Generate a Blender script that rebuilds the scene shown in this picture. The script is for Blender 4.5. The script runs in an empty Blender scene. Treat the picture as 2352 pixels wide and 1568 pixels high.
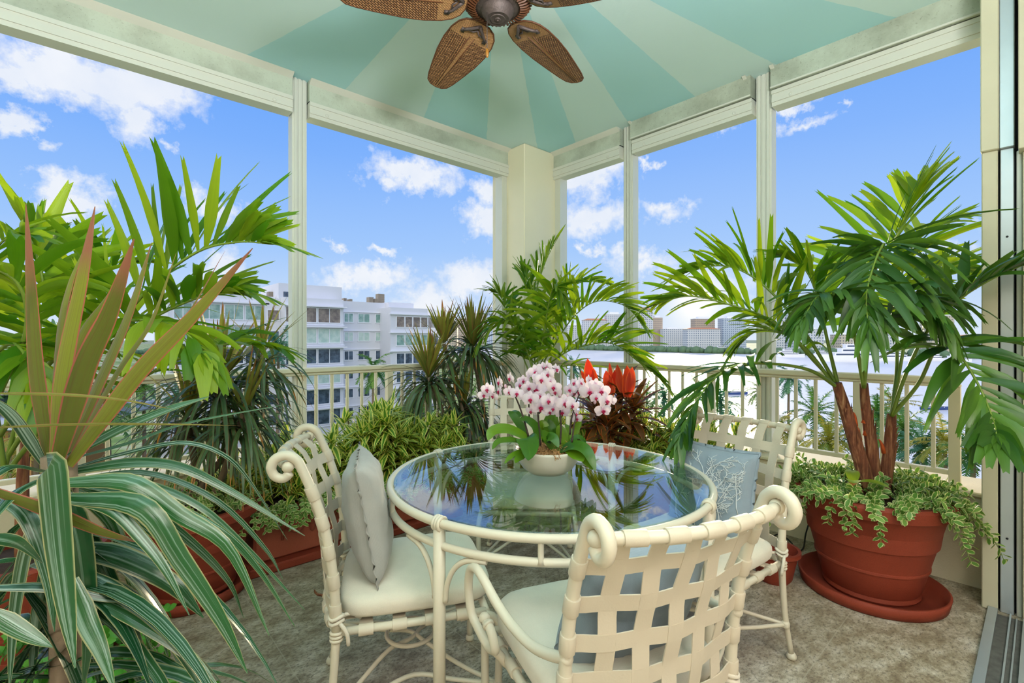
import bpy, math, random
from mathutils import Vector, Matrix, noise
C = bpy.context.scene.collection
V = Vector
PI = math.pi
# ------------------------------------------------------------------ camera frame
F_PX = 1104.0; H_CAM = 1.28; HORIZON = 776.0
YAW = math.radians(42.0)
FWD = V((math.sin(YAW), math.cos(YAW), 0)); RGT = V((math.cos(YAW), -math.sin(YAW), 0))
def W(px, py, d):                    # a point at depth d (metres) along a line of sight
    return FWD*d + RGT*((px-1176)/F_PX*d) + V((0, 0, H_CAM-(py-HORIZON)/F_PX*d))
def XD(x, d, z=0.0):                 # lateral / forward metres on the balcony
    return FWD*d + RGT*x + V((0, 0, z))
def srgb(r, g, b):
    f = lambda c: c/12.92 if c <= .04045 else ((c+.055)/1.055)**2.4
    return (f(r/255), f(g/255), f(b/255), 1)
# ------------------------------------------------------------------ tags
def tag(o, label=None, cat=None, group=None, kind=None):
    if label: o['label'] = label
    if cat: o['category'] = cat
    if group: o['group'] = group
    if kind: o['kind'] = kind
    return o
def thing(name, label, cat, loc=(0, 0, 0), rz=0, group=None, scale=None):
    o = bpy.data.objects.new(name, None); C.objects.link(o)
    o.empty_display_size = .05
    o.location = loc; o.rotation_euler = (0, 0, rz)
    if scale: o.scale = (scale,)*3
    return tag(o, label, cat, group)
KIDS = {}
def copy_tree(o, parent=None):
    c = o.copy(); C.objects.link(c)
    if parent is not None: c.parent = parent
    KIDS[c.name] = []
    for ch in KIDS.get(o.name, []):
        k = copy_tree(ch, c); KIDS[c.name].append(k)
    return c
# ------------------------------------------------------------------ mesh builder
def catmull(pts, n):
    P = [V(p) for p in pts]
    if len(P) < 3:
        return [P[0].lerp(P[-1], i/n) for i in range(n+1)]
    P = [P[0]*2-P[1]]+P+[P[-1]*2-P[-2]]
    m = len(P)-3; out = []
    for i in range(n+1):
        t = i/n*m; k = min(int(t), m-1); t -= k
        a, b, c, d = P[k:k+4]
        out.append(.5*((2*b)+(c-a)*t+(2*a-5*b+4*c-d)*t*t+(3*b-a-3*c+d)*t**3))
    return out
def basis(d, ref=V((0, 0, 1))):
    d = d.normalized(); s = d.cross(ref)
    if s.length < 1e-4: s = d.cross(V((1, 0, 0)))
    s.normalize(); return d, s, s.cross(d)
class MB:
    def __init__(self): self.v = []; self.f = []; self.uv = []; self.mi = []; self.id = 0
    def add(self, vs, fs, uvs=None, mi=0):
        b = len(self.v); self.v += [tuple(p) for p in vs]
        for k, f in enumerate(fs):
            self.f.append([b+i for i in f]); self.mi.append(mi)
            if uvs is None: self.uv += [(vs[i][0], vs[i][1]) for i in f]
            else: self.uv += [uvs[i] for i in f]
    def box(self, lo, hi, mi=0):
        x0, y0, z0 = lo; x1, y1, z1 = hi
        self.add([(x0,y0,z0),(x1,y0,z0),(x1,y1,z0),(x0,y1,z0),(x0,y0,z1),(x1,y0,z1),(x1,y1,z1),(x0,y1,z1)],
                 [(0,3,2,1),(4,5,6,7),(0,1,5,4),(1,2,6,5),(2,3,7,6),(3,0,4,7)], None, mi); return self
    def bar(self, a, b, w, h, mi=0, ref=V((0,0,1))):    # rectangular bar from a to b
        a, b = V(a), V(b); d, s, n = basis(b-a, ref); s = s*w/2; n = n*h/2
        self.add([a-s-n,a+s-n,a+s+n,a-s+n,b-s-n,b+s-n,b+s+n,b-s+n],
                 [(0,3,2,1),(4,5,6,7),(0,1,5,4),(1,2,6,5),(2,3,7,6),(3,0,4,7)], None, mi); return self
    def tube(self, pts, r, n=8, sub=0, closed=False, mi=0, caps=True):
        P = [V(p) for p in pts]
        if sub: P = catmull(P, sub)
        m = len(P); R = r if isinstance(r, (list, tuple)) else [r]*m
        if len(R) != m: R = [R[0]+(R[-1]-R[0])*i/(m-1) for i in range(m)]
        d0 = (P[1]-P[0]); _, s, u = basis(d0)
        vs = []; uvs = []
        for i, p in enumerate(P):
            if closed: d = P[(i+1) % m]-P[i-1]
            else: d = P[min(i+1, m-1)]-P[max(i-1, 0)]
            d.normalize(); s = (s-d*s.dot(d)).normalized(); u = s.cross(d)
            for k in range(n):
                a = 2*PI*k/n; vs.append(p+(s*math.cos(a)+u*math.sin(a))*R[i]); uvs.append((k/n, i/max(m-1, 1)))
        fs = []
        for i in range(m if closed else m-1):
            j = (i+1) % m
            for k in range(n):
                l = (k+1) % n; fs.append((i*n+k, i*n+l, j*n+l, j*n+k))
        if caps and not closed: fs += [tuple(range(n-1, -1, -1)), tuple(range((m-1)*n, m*n))]
        self.add(vs, fs, uvs, mi); return self
    def lathe(self, prof, n=32, c=(0,0,0), sx=1, sy=1, mi=0, cap0=True, cap1=True, axis=None):
        c = V(c); vs = []; m = len(prof); uvs = []
        for j, (r, z) in enumerate(prof):
            for k in range(n):
                a = 2*PI*k/n; vs.append(V((r*sx*math.cos(a), r*sy*math.sin(a), z))); uvs.append((k/n, j/m))
        if axis is not None:
            q = V((0,0,1)).rotation_difference(V(axis)); vs = [q @ p for p in vs]
        vs = [p+c for p in vs]
        fs = [(j*n+k, j*n+(k+1) % n, (j+1)*n+(k+1) % n, (j+1)*n+k) for j in range(m-1) for k in range(n)]
        if cap0: fs.append(tuple(range(n-1, -1, -1)))
        if cap1: fs.append(tuple(range((m-1)*n, m*n)))
        self.add(vs, fs, uvs, mi); return self
    def ball(self, c, r, n=10, sx=1, sy=1, sz=1, mi=0, axis=None):
        prof = [(max(1e-4, math.sin(PI*i/n))*r, -math.cos(PI*i/n)*r*sz) for i in range(n+1)]
        return self.lathe(prof, n+2, c, sx, sy, mi, axis=axis)
    def ribbon(self, pts, ws, ref=V((0,0,1)), fold=0.0, mi=0, cut=0.0, notch=0.0):
        """leaf blade: 3 vertices across, u across, v along (+ blade id)"""
        m = len(pts); vs = []; uvs = []; self.id += 1; k = self.id % 997
        ps = None
        for i, p in enumerate(pts):
            d = pts[min(i+1, m-1)]-pts[max(i-1, 0)]
            d = d.normalized(); s = d.cross(ref)
            if s.length < .05: s = ps or d.cross(V((1, 0, 0)))
            s.normalize()
            if ps is not None and s.dot(ps) < 0: s = -s
            ps = s; n = s.cross(d); w = ws[i]
            q = p
            if i == m-1 and notch: q = p-d*notch
            vs += [p-s*w/2+n*fold*w, q, p+s*w/2+n*fold*w]
            t = i/(m-1)*.98+.01+k; uvs += [(0, t), (.5, t), (1, t)]
        fs = []
        for i in range(m-1):
            a = i*3; fs += [(a, a+1, a+4, a+3), (a+1, a+2, a+5, a+4)]
        self.add(vs, fs, uvs, mi)
    def build(self, name, mats, parent=None, smooth=True, world=False, local=None):
        me = bpy.data.meshes.new(name)
        v = self.v
        if world and parent is not None:
            mi = parent.matrix_basis.inverted(); v = [tuple(mi @ V(p)) for p in v]
        me.from_pydata(v, [], self.f); 
        if not isinstance(mats, (list, tuple)): mats = [mats]
        for m in mats: me.materials.append(m)
        if len(mats) > 1: me.polygons.foreach_set('material_index', self.mi)
        uvl = me.uv_layers.new(name='UVMap')
        flat = [c for t in self.uv for c in t]; uvl.data.foreach_set('uv', flat)
        if smooth is True: me.shade_smooth()
        elif smooth:
            me.shade_smooth()
            try: me.set_sharp_from_angle(angle=math.radians(smooth))
            except Exception: pass
        me.update()
        o = bpy.data.objects.new(name, me); C.objects.link(o)
        if parent is not None:
            o.parent = parent; KIDS.setdefault(parent.name, []).append(o)
        return o
def rbox(mb, lo, hi, b=.004, mi=0):   # box with chamfered vertical+horizontal edges
    x0,y0,z0 = lo; x1,y1,z1 = hi
    rings = [(z0, b), (z0+b, 0), (z1-b, 0), (z1, b)]
    vs = []
    for z, i in rings:
        q = b+i
        vs += [(x0+q,y0+i,z),(x1-q,y0+i,z),(x1-i,y0+q,z),(x1-i,y1-q,z),(x1-q,y1-i,z),(x0+q,y1-i,z),(x0+i,y1-q,z),(x0+i,y0+q,z)]
    fs = [tuple(range(7,-1,-1)), tuple(range(24,32))]
    for j in range(3):
        for k in range(8): l=(k+1)%8; fs.append((j*8+k,j*8+l,(j+1)*8+l,(j+1)*8+k))
    mb.add(vs, fs, None, mi); return mb
def struct(name, mb, m, smooth=False, parent=None):
    o = mb.build(name, m, parent, smooth)
    if parent is None: o['kind'] = 'structure'
    return o
# ------------------------------------------------------------------ materials
class NT:
    def __init__(self, name):
        self.m = bpy.data.materials.new(name); self.m.use_nodes = True
        self.t = self.m.node_tree; self.t.nodes.clear()
        self.out = self.n('ShaderNodeOutputMaterial')
    def n(self, ty, ins=None, **kw):
        nd = self.t.nodes.new(ty)
        for k, v in kw.items(): setattr(nd, k, v)
        if ins:
            for k, v in ins.items():
                if isinstance(v, bpy.types.NodeSocket): self.t.links.new(v, nd.inputs[k])
                else: nd.inputs[k].default_value = v
        return nd
    def l(self, a, b): self.t.links.new(a, b)
    def math(self, op, a, b=0.0, c=None, clamp=False):
        d = {0: a, 1: b}
        if c is not None: d[2] = c
        nd = self.n('ShaderNodeMath', d, operation=op); nd.use_clamp = clamp; return nd.outputs[0]
    def mix(self, f, a, b, mode='MIX'):
        nd = self.n('ShaderNodeMix', None, data_type='RGBA', blend_type=mode)
        for i, v in ((0, f), (6, a), (7, b)):
            if isinstance(v, bpy.types.NodeSocket): self.l(v, nd.inputs[i])
            else: nd.inputs[i].default_value = v
        return nd.outputs[2]
    def ramp(self, f, stops, interp='LINEAR'):
        nd = self.n('ShaderNodeValToRGB'); cr = nd.color_ramp; cr.interpolation = interp
        while len(cr.elements) < len(stops): cr.elements.new(.5)
        for e, (p, c) in zip(cr.elements, stops): e.position = p; e.color = c if len(c) == 4 else (*c, 1)
        self.l(f, nd.inputs[0]); return nd.outputs[0]
    def coord(self, which='Object'): return self.n('ShaderNodeTexCoord').outputs[which]
    def noise(self, vec, scale, detail=4, rough=.55, out=0):
        d = {'Scale': scale, 'Detail': detail, 'Roughness': rough}
        if vec is not None: d['Vector'] = vec
        return self.n('ShaderNodeTexNoise', d).outputs[out]
    def bump(self, h, strength=.3, dist=.01):
        return self.n('ShaderNodeBump', {'Height': h, 'Strength': strength, 'Distance': dist}).outputs[0]
    def bsdf(self, col, rough=.5, metal=0, spec=.5, normal=None, **kw):
        d = {'Base Color': col, 'Roughness': rough, 'Metallic': metal, 'Specular IOR Level': spec}
        if normal is not None: d['Normal'] = normal
        d.update(kw)
        nd = self.n('ShaderNodeBsdfPrincipled', d); return nd.outputs[0]
    def done(self, sh): self.l(sh, self.out.inputs[0]); return self.m
def simple(name, col, rough=.5, metal=0, var=.12, scale=6, bump=0, bscale=60, spec=.5):
    t = NT(name); co = t.coord()
    nz = t.noise(co, scale)
    a = tuple(c*(1-var) for c in col[:3])+(1,); b = tuple(min(1, c*(1+var)) for c in col[:3])+(1,)
    c = t.mix(nz, a, b)
    nm = t.bump(t.noise(co, bscale, 3), bump, .004) if bump else None
    return t.done(t.bsdf(c, rough, metal, spec, nm))
def leafmat(name, base, edge=None, ew=.18, tip=None, mid=None, back=None, trans=.35, rough=.38, var=.5, stripes=0.0, light=None, tipstart=.8, freq=14.0, sth=(.42, .62)):
    """blade shader: u across, v along; base colour with margin stripe, veins and dry tip"""
    t = NT(name); uv = t.coord('UV'); sp = t.n('ShaderNodeSeparateXYZ', {0: uv})
    u, v = sp.outputs[0], sp.outputs[1]
    idv = t.math('FLOOR', v); fv = t.math('FRACT', v)
    wn = t.n('ShaderNodeTexWhiteNoise', {'W': idv}, noise_dimensions='1D').outputs[0]
    wn2 = t.n('ShaderNodeTexWhiteNoise', {'W': t.math('ADD', idv, .37)}, noise_dimensions='1D').outputs[0]
    e = t.math('MULTIPLY', t.math('ABSOLUTE', t.math('SUBTRACT', u, .5)), 2.0)   # 0 mid .. 1 edge
    c = t.mix(t.math('MULTIPLY', wn, var), base, light or tuple(min(1, x*1.9+.01) for x in base[:3])+(1,))
    vec = t.n('ShaderNodeCombineXYZ', {0: t.math('MULTIPLY', u, freq), 1: t.math('MULTIPLY', v, .35), 2: idv}).outputs[0]
    st = t.noise(vec, 1.0, 2, .6)
    if stripes:
        s = t.ramp(st, [(sth[0], (0, 0, 0)), (sth[1], (1, 1, 1))])
        c = t.mix(t.math('MULTIPLY', s, stripes), c, mid or (.3, .4, .2, 1))
    else:
        c = t.mix(t.math('MULTIPLY', st, .35), c, tuple(x*.45 for x in base[:3])+(1,))
    if edge:
        k = t.ramp(t.math('ADD', e, t.math('MULTIPLY', t.math('SUBTRACT', st, .5), .25)), [(1-ew-.08, (0, 0, 0)), (1-ew+.04, (1, 1, 1))])
        c = t.mix(k, c, edge)
    if tip:
        k = t.ramp(t.math('ADD', fv, t.math('MULTIPLY', t.math('SUBTRACT', wn2, .5), .35)), [(tipstart, (0, 0, 0)), (min(1, tipstart+.14), (1, 1, 1))])
        c = t.mix(k, c, tip)
    nm = t.bump(st, .25, .002)
    p = t.bsdf(c, rough, 0, .5, nm)
    tr = t.n('ShaderNodeBsdfTranslucent', {'Color': t.mix(.5, c, t.mix(1.0, c, (1.0, .95, .35, 1), 'MULTIPLY'))}).outputs[0]
    mx = t.n('ShaderNodeMixShader', {0: trans, 1: p, 2: tr})
    return t.done(mx.outputs[0])
# ================================================================== camera
cam = bpy.data.cameras.new('camera'); co = bpy.data.objects.new('camera', cam); C.objects.link(co)
cam.sensor_width = 36; cam.lens = 36*F_PX/2352; cam.shift_y = -(784-HORIZON)/2352*-1*-1
cam.clip_start = .05; cam.clip_end = 5000
co.location = (0, 0, H_CAM); co.rotation_euler = (PI/2, 0, -YAW)
sc = bpy.context.scene; sc.camera = co
sc.view_settings.view_transform = 'Standard'; sc.view_settings.look = 'None'
sc.view_settings.exposure = 0.0; sc.view_settings.gamma = 1; sc.view_settings.use_curve_mapping = False
sc.cycles.use_denoising = True; sc.cycles.max_bounces = 6; sc.cycles.transparent_max_bounces = 12
sc.cycles.sample_clamp_indirect = 5; sc.cycles.use_adaptive_sampling = True; sc.cycles.adaptive_threshold = .06; sc.cycles.adaptive_min_samples = 16
sc.cycles.diffuse_bounces = 3; sc.cycles.glossy_bounces = 3; sc.cycles.transmission_bounces = 3; sc.cycles.caustics_reflective = False; sc.cycles.caustics_refractive = False
# ================================================================== sky
wd = bpy.data.worlds.new('sky'); sc.world = wd; wd.use_nodes = True
wd.cycles.sampling_method = 'MANUAL'; wd.cycles.sample_map_resolution = 512
t = NT.__new__(NT); t.t = wd.node_tree; t.t.nodes.clear()
wout = t.n('ShaderNodeOutputWorld')
d = t.coord('Generated'); sp = t.n('ShaderNodeSeparateXYZ', {0: d})
hx = t.math('SQRT', t.math('ADD', t.math('MULTIPLY', sp.outputs[0], sp.outputs[0]), t.math('MULTIPLY', sp.outputs[1], sp.outputs[1])))
el = t.math('DIVIDE', sp.outputs[2], t.math('MAXIMUM', hx, .02))       # tan(elevation)
az = t.math('ARCTAN2', sp.outputs[0], sp.outputs[1])                   # compass heading
sky = t.ramp(t.math('MULTIPLY', el, 1.0), [(0.0, srgb(226, 238, 252)), (.06, srgb(198, 221, 250)), (.18, srgb(160, 200, 253)), (.36, srgb(126, 178, 253)), (.60, srgb(86, 155, 250)), (1.0, srgb(52, 124, 240))])
# brighter towards the low sun
sdir = W(1600, 690, 1) - V((0, 0, H_CAM)); sdir.normalize()
SUN = sdir
dotn = t.n('ShaderNodeVectorMath', {0: d, 1: tuple(sdir)}, operation='DOT_PRODUCT').outputs['Value']
g1 = t.math("POWER", t.math("MAXIMUM", dotn, 0.0), 700.0); g2 = t.math('POWER', t.math('MAXIMUM', dotn, 0.0), 8.0)
sky = t.mix(t.math('MULTIPLY', g2, .14), sky, srgb(205, 225, 252))
sky = t.mix(t.math('MULTIPLY', g1, .6, clamp=True), sky, (1.5, 1.35, 1.05, 1))
n3 = t.noise(d, 7.0, 8, .62, out=1)
wv = t.n('ShaderNodeVectorMath', {0: n3, 1: (.5, .5, .5)}, operation='SUBTRACT').outputs[0]
n4 = t.noise(d, 26.0, 6, .65, out=1)
wv2 = t.n('ShaderNodeVectorMath', {0: n4, 1: (.5, .5, .5)}, operation='SUBTRACT').outputs[0]
pos = t.n('ShaderNodeCombineXYZ', {0: az, 1: el, 2: 0.0}).outputs[0]
pos = t.n('ShaderNodeVectorMath', {0: wv, 1: (.22, .16, 0), 2: pos}, operation='MULTIPLY_ADD').outputs[0]
pos = t.n('ShaderNodeVectorMath', {0: wv2, 1: (.09, .07, 0), 2: pos}, operation='MULTIPLY_ADD').outputs[0]
clouds = [(150,150,190,60,1),(300,190,160,75,1),(285,270,80,60,.9),(30,160,110,45,.9),(25,290,60,45,1),(165,470,85,55,1),(505,495,60,40,.9),(500,630,70,45,.8),
 (950,402,110,38,1),(900,432,60,22,.7),(1135,430,50,40,.8),(1140,505,75,45,1),(1350,400,90,45,1),(1350,500,85,48,1),(1500,488,60,24,.7),(850,640,90,32,1),
 (1090,645,85,42,.9),(885,572,35,14,.7),(785,552,30,14,.7),(1470,598,75,26,.8),(1370,572,30,14,.7),(1800,235,40,18,.8),(1830,272,70,16,.6),(1690,275,45,14,.5),(1925,222,25,12,.6),
 (1000,700,90,35,.9),(2200,490,90,14,.4),(2100,570,100,25,.7),(1480,395,20,10,.6),(1650,640,120,30,.6),(1560,470,30,14,.4),(395,345,25,14,.5),(120,110,60,18,.4)]
acc = None
for (px, py, rx, ry, s) in clouds:
    v = W(px, py, 1)-V((0, 0, H_CAM)); h = math.hypot(v.x, v.y)
    a0 = math.atan2(v.x, v.y); e0 = v.z/h
    va = (W(px+rx, py, 1)-V((0, 0, H_CAM))); ra = abs(math.atan2(va.x, va.y)-a0); re = ry/F_PX/h
    q = t.n('ShaderNodeVectorMath', {0: pos, 1: (a0, e0, 0)}, operation='SUBTRACT').outputs[0]
    q = t.n('ShaderNodeVectorMath', {0: q, 1: (1/ra, 1/re, 0)}, operation='MULTIPLY').outputs[0]
    q = t.n('ShaderNodeVectorMath', {0: q}, operation='LENGTH').outputs['Value']
    q = t.math('MULTIPLY_ADD', q, -s*.9, s*1.25)
    acc = q if acc is None else t.math('MAXIMUM', acc, q)
dens = t.math('ADD', acc, t.math('MULTIPLY', t.math('SUBTRACT', t.noise(d, 55.0, 5, .6), .5), .9))
cm = t.ramp(dens, [(.12, (0, 0, 0)), (.75, (.93, .93, .93))])
ccol = t.mix(t.noise(d, 14.0, 4), srgb(222, 232, 248), srgb(255, 255, 255))
sky = t.mix(cm, sky, ccol)
# bright unseen cloud behind the viewer and overhead, added to light the facade
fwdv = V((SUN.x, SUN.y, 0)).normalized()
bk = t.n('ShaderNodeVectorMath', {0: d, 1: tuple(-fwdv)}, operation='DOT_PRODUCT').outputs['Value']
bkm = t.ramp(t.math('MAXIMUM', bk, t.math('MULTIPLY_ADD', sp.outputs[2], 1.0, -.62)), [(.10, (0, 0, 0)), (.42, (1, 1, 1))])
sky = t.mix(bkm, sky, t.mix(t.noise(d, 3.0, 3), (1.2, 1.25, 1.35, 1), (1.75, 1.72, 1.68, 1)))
below = t.math('LESS_THAN', sp.outputs[2], -.004)
sky = t.mix(below, sky, srgb(150, 165, 160))
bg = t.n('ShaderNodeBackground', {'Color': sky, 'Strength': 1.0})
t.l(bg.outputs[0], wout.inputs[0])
# ================================================================== lights
def light(name, kind, loc, energy, col, **kw):
    ld = bpy.data.lights.new(name, kind); ld.energy = energy; ld.color = col[:3]
    for k, v in kw.items(): setattr(ld, k, v)
    o = bpy.data.objects.new(name, ld); C.objects.link(o); o.location = loc; return o
sun = light('sun', 'SUN', (0, 0, 30), 5.0, (1.0, .83, .56), angle=math.radians(7))
sun.rotation_euler = (SUN+V((0, 0, .07))).to_track_quat('Z', 'Y').to_euler()
# unseen fill lights added behind the open sliding doors, facing down
for (x, y) in ((.9, -1.6), (-1.5, -1.6)):
    lo = light('room_fill_down', 'AREA', (x, y, 2.66), 34, (1.0, .97, .93), size=.9)
    lo.rotation_euler = (0, 0, 0)
# added upward fill that lights the room and, through the doors, the balcony ceiling
for x in (-.9, .7):
    lo = light('room_fill_up', 'AREA', (x, -.6, 1.95), 105, (1.0, .98, .95), size=.4)
    lo.rotation_euler = (PI-math.radians(20), 0, 0)
# ================================================================== shell materials
WHITE = simple('painted_aluminium', srgb(218, 222, 212), .42, var=.05, scale=3)
CREAM = simple('cream_stucco', srgb(236, 226, 196), .75, var=.10, scale=2.5, bump=.35, bscale=120)
COLM = simple('cream_column_paint', srgb(236, 232, 205), .7, var=.05, scale=2, bump=.2, bscale=90)
RAILM = simple('rail_paint', srgb(233, 226, 200), .4, var=.05)
def fascia_mat():
    t = NT('grimy_fascia'); co = t.coord(); n1 = t.noise(co, 2.2, 6, .65); n2 = t.noise(co, 90, 3, .6)
    c = t.mix(t.ramp(n1, [(.42, (0,0,0)), (.68, (1,1,1))]), srgb(196, 208, 192), srgb(158, 166, 150))
    c = t.mix(t.ramp(n2, [(.60, (0,0,0)), (.72, (.5,.5,.5))]), c, srgb(120, 120, 100))
    return t.done(t.bsdf(c, .7))
FASC = fascia_mat(); DARKM = simple('dark_gap', srgb(40, 42, 48), .8)
def floor_mat():
    t = NT('shellstone_floor'); co = t.coord(); m = t.n('ShaderNodeMapping', {'Vector': co}); m.inputs['Rotation'].default_value = (0, 0, .5); m.inputs['Scale'].default_value = (1, 1.5, 1)
    big = t.noise(m.outputs[0], 2.2, 4, .6); mid = t.noise(m.outputs[0], 9, 9, .78); fine = t.noise(m.outputs[0], 60, 5, .7)
    c = t.ramp(mid, [(.32, srgb(104, 92, 74)), (.45, srgb(158, 146, 122)), (.53, srgb(190, 180, 158)), (.66, srgb(232, 226, 210))])
    c = t.mix(t.math('MULTIPLY', t.ramp(big, [(.4, (0,0,0)), (.65, (1,1,1))]), .4), c, srgb(150, 132, 104))
    c = t.mix(t.ramp(fine, [(.36, (.75,.75,.75)), (.5, (0,0,0))]), c, srgb(92, 82, 68))
    br = t.n('ShaderNodeTexBrick', {'Vector': co, 'Color1': (0,0,0,1), 'Color2': (0,0,0,1), 'Mortar': (1,1,1,1), 'Scale': 1.0, 'Mortar Size': .0022, 'Mortar Smooth': .1, 'Brick Width': .61, 'Row Height': .61}, offset=0.0)
    c = t.mix(t.math('MULTIPLY', br.outputs[0], .4), c, srgb(196, 188, 168))
    nm = t.bump(t.math('ADD', fine, t.math('MULTIPLY', br.outputs[0], -1.0)), .2, .003)
    r = t.math('MULTIPLY_ADD', mid, .35, .3)
    return t.done(t.bsdf(c, r, normal=nm))
HUB = XD(-.063, 2.12)
def ceil_mat():
    t = NT('painted_ray_ceiling'); co = t.coord()
    s = t.n('ShaderNodeSeparateXYZ', {0: t.n('ShaderNodeVectorMath', {0: co, 1: (HUB.x, HUB.y, 0)}, operation='SUBTRACT').outputs[0]})
    a = t.math('DEGREES', t.math('ARCTAN2', s.outputs[0], s.outputs[1]))   # heading from +Y
    wob = t.math('MULTIPLY', t.math('SUBTRACT', t.noise(co, 9, 2), .5), .5)
    a = t.math('ADD', a, wob)
    yaw = 42
    cuts = [-178,-158,-140,-118,-100,-80,-60,-40.2,-20.8,-5.4,5.9,14.4,27.4,43.3,58,74,92,112,134,156,178]
    # light between -5.4 and 5.9 ; alternate
    pos0 = lambda deg: ((deg+360) % 360)
    hd = t.math('MODULO', t.math('ADD', t.math('SUBTRACT', a, float(yaw)), 720.0+180.0), 360.0)   # 0..360, 180 = straight ahead
    stops = []; light_c = srgb(210, 238, 238); dark_c = srgb(176, 228, 236)
    i5 = cuts.index(-5.4)
    for i, c in enumerate(cuts):
        stops.append(((c+180)/360, light_c if (i-i5) % 2 == 0 else dark_c))
    col = t.ramp(t.math('DIVIDE', hd, 360.0), stops, 'CONSTANT')
    col = t.mix(t.math('MULTIPLY', t.noise(co, 1.2, 4), .25), col, srgb(192, 228, 226))
    nm = t.bump(t.noise(co, 60, 4), .12, .004)
    return t.done(t.bsdf(col, .8, normal=nm))
STEEL = simple('blue_grey_track', srgb(188, 198, 204), .35, metal=.5, var=.1)
GRIMY = simple('worn_jamb', srgb(206, 202, 174), .6, var=.08, scale=5, bump=.1)
# ================================================================== floor / ceiling / walls
X0 = -3.2; ZC = 3.11
m = MB(); m.box((X0-.1, .0, -.22), (3.75, 3.75, 0)); struct('floor', m, floor_mat())
m = MB(); m.box((X0-.1, -.3, ZC), (3.78, 3.78, ZC+.2)); struct('ceiling', m, ceil_mat())
# low parapets with sloping sill
def parapet(name, along_x):
    m = MB()
    if along_x:
        m.box((X0, 3.42, 0), (3.75, 3.75, .465)); rbox(m, (X0, 3.40, .465), (3.76, 3.77, .49), .006)
    else:
        m.box((3.42, .0, 0), (3.75, 3.42, .465)); rbox(m, (3.40, .0, .465), (3.77, 3.40, .49), .006)
    struct(name, m, CREAM, 30)
parapet('wall_left', True); parapet('wall_right', False)
m = MB(); m.box((X0-.15, .0, 0), (X0, 3.75, ZC)); struct('wall_end', m, CREAM)
# corner column
m = MB(); rbox(m, (3.10, 3.27, .0), (3.70, 3.74, ZC), .008); struct('column', m, COLM, 30)
# beams: angled strip under ceiling, fascia, shutter track header
def beam(name, x_dir):
    segs = [(X0, 1.10), (1.215, 3.105)] if x_dir else [(.0, 1.245), (1.375, 2.355), (2.485, 3.275)]
    for (a, b) in segs:
        def B(lo, hi, mb): # lo/hi given as (along, across, z)
            if x_dir: mb.box((lo[0], lo[1], lo[2]), (hi[0], hi[1], hi[2]))
            else: mb.box((lo[1], lo[0], lo[2]), (hi[1], hi[0], hi[2]))
        strip_on = x_dir or a > 2.4
        m = MB(); B((a, 3.50 if strip_on else 3.47, 2.962), (b, 3.72, ZC), m); struct(name, m, FASC)
        m = MB(); B((a, 3.505, 2.954), (b, 3.60, 2.963), m); struct('trim_9', m, DARKM)
        m = MB()
        if x_dir: m.add([(a,3.455,ZC),(b,3.455,ZC),(b,3.50,3.080),(a,3.50,3.080),(a,3.5,ZC),(b,3.5,ZC)], [(0,3,2,1),(0,4,3),(1,2,5)])
        elif strip_on: m.add([(3.455,a,ZC),(3.455,b,ZC),(3.50,b,3.080),(3.50,a,3.080),(3.5,a,ZC),(3.5,b,ZC)], [(0,1,2,3),(0,3,4),(1,5,2)])
        else: B((a, 3.462, 2.962), (b, 3.47, 2.972), m)
        struct('trim_1', m, WHITE)
        m = MB()
        B((a, 3.485, 2.93), (b, 3.60, 2.955), m); B((a, 3.493, 2.905), (b, 3.60, 2.93), m)
        B((a, 3.488, 2.875), (b, 3.60, 2.9045), m); B((a, 3.495, 2.848), (b, 3.60, 2.8745), m)
        o = struct('trim_2', m, WHITE)
        # screw caps on the track header
        m = MB()
        for q in (a+.12, b-.12):
            c = (q, 3.488, 2.89) if x_dir else (3.488, q, 2.89)
            ax = (0, -1, 0) if x_dir else (-1, 0, 0)
            m.lathe([(.012, 0), (.012, .002), (.008, .004), (.004, .001)], 14, c, axis=ax)
        m.build('screw_cap', WHITE, o)
beam('beam_left', True); beam('beam_right', False)
# shutter posts (extruded aluminium with tracks)
def post(cx, cy, x_dir, zb=-.25, w=.10, nm='window_post'):
    m = MB()
    hw = w/2
    def B(l0, c0, l1, c1, mb=m):
        if x_dir: mb.box((cx+l0, cy+c0, zb), (cx+l1, cy+c1, ZC-.001))
        else: mb.box((cx+c0, cy+l0, zb), (cx+c1, cy+l1, ZC-.001))
    B(-hw, -.035, hw, .045)                     # body
    B(-hw+.012, -.045, -hw+.03, -.035); B(hw-.03, -.045, hw-.012, -.035); B(-.010, -.043, .010, -.035)
    o = struct(nm, m, WHITE)
    return o
post(1.158, 3.57, True); post(3.57, 1.31, False); post(3.57, 2.42, False, w=.095)
post(-1.3, 3.57, True)
# end tracks against the column and jamb
m = MB(); m.box((3.04, 3.52, .4), (3.10, 3.62, 2.86)); struct('trim_3', m, WHITE)
m = MB(); m.box((3.52, 3.20, .4), (3.62, 3.27, 2.86)); struct('trim_4', m, WHITE)
m = MB(); m.box((3.10, 1.255, 3.045), (3.0,1.25,3.05))
# small angle brackets where posts meet the ceiling
for (x, y) in ((3.49, 1.22), (3.49, 1.40), (3.49, 2.34)):
    m = MB(); m.add([(3.44,y,ZC-.002),(3.53,y,ZC-.002),(3.53,y,ZC-.05),(3.44,y+.025,ZC-.002),(3.53,y+.025,ZC-.002),(3.53,y+.025,ZC-.05)],
                    [(0,1,2),(3,5,4),(0,3,4,1),(0,2,5,3),(1,4,5,2)])
    struct('trim_5', m, WHITE)
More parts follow.
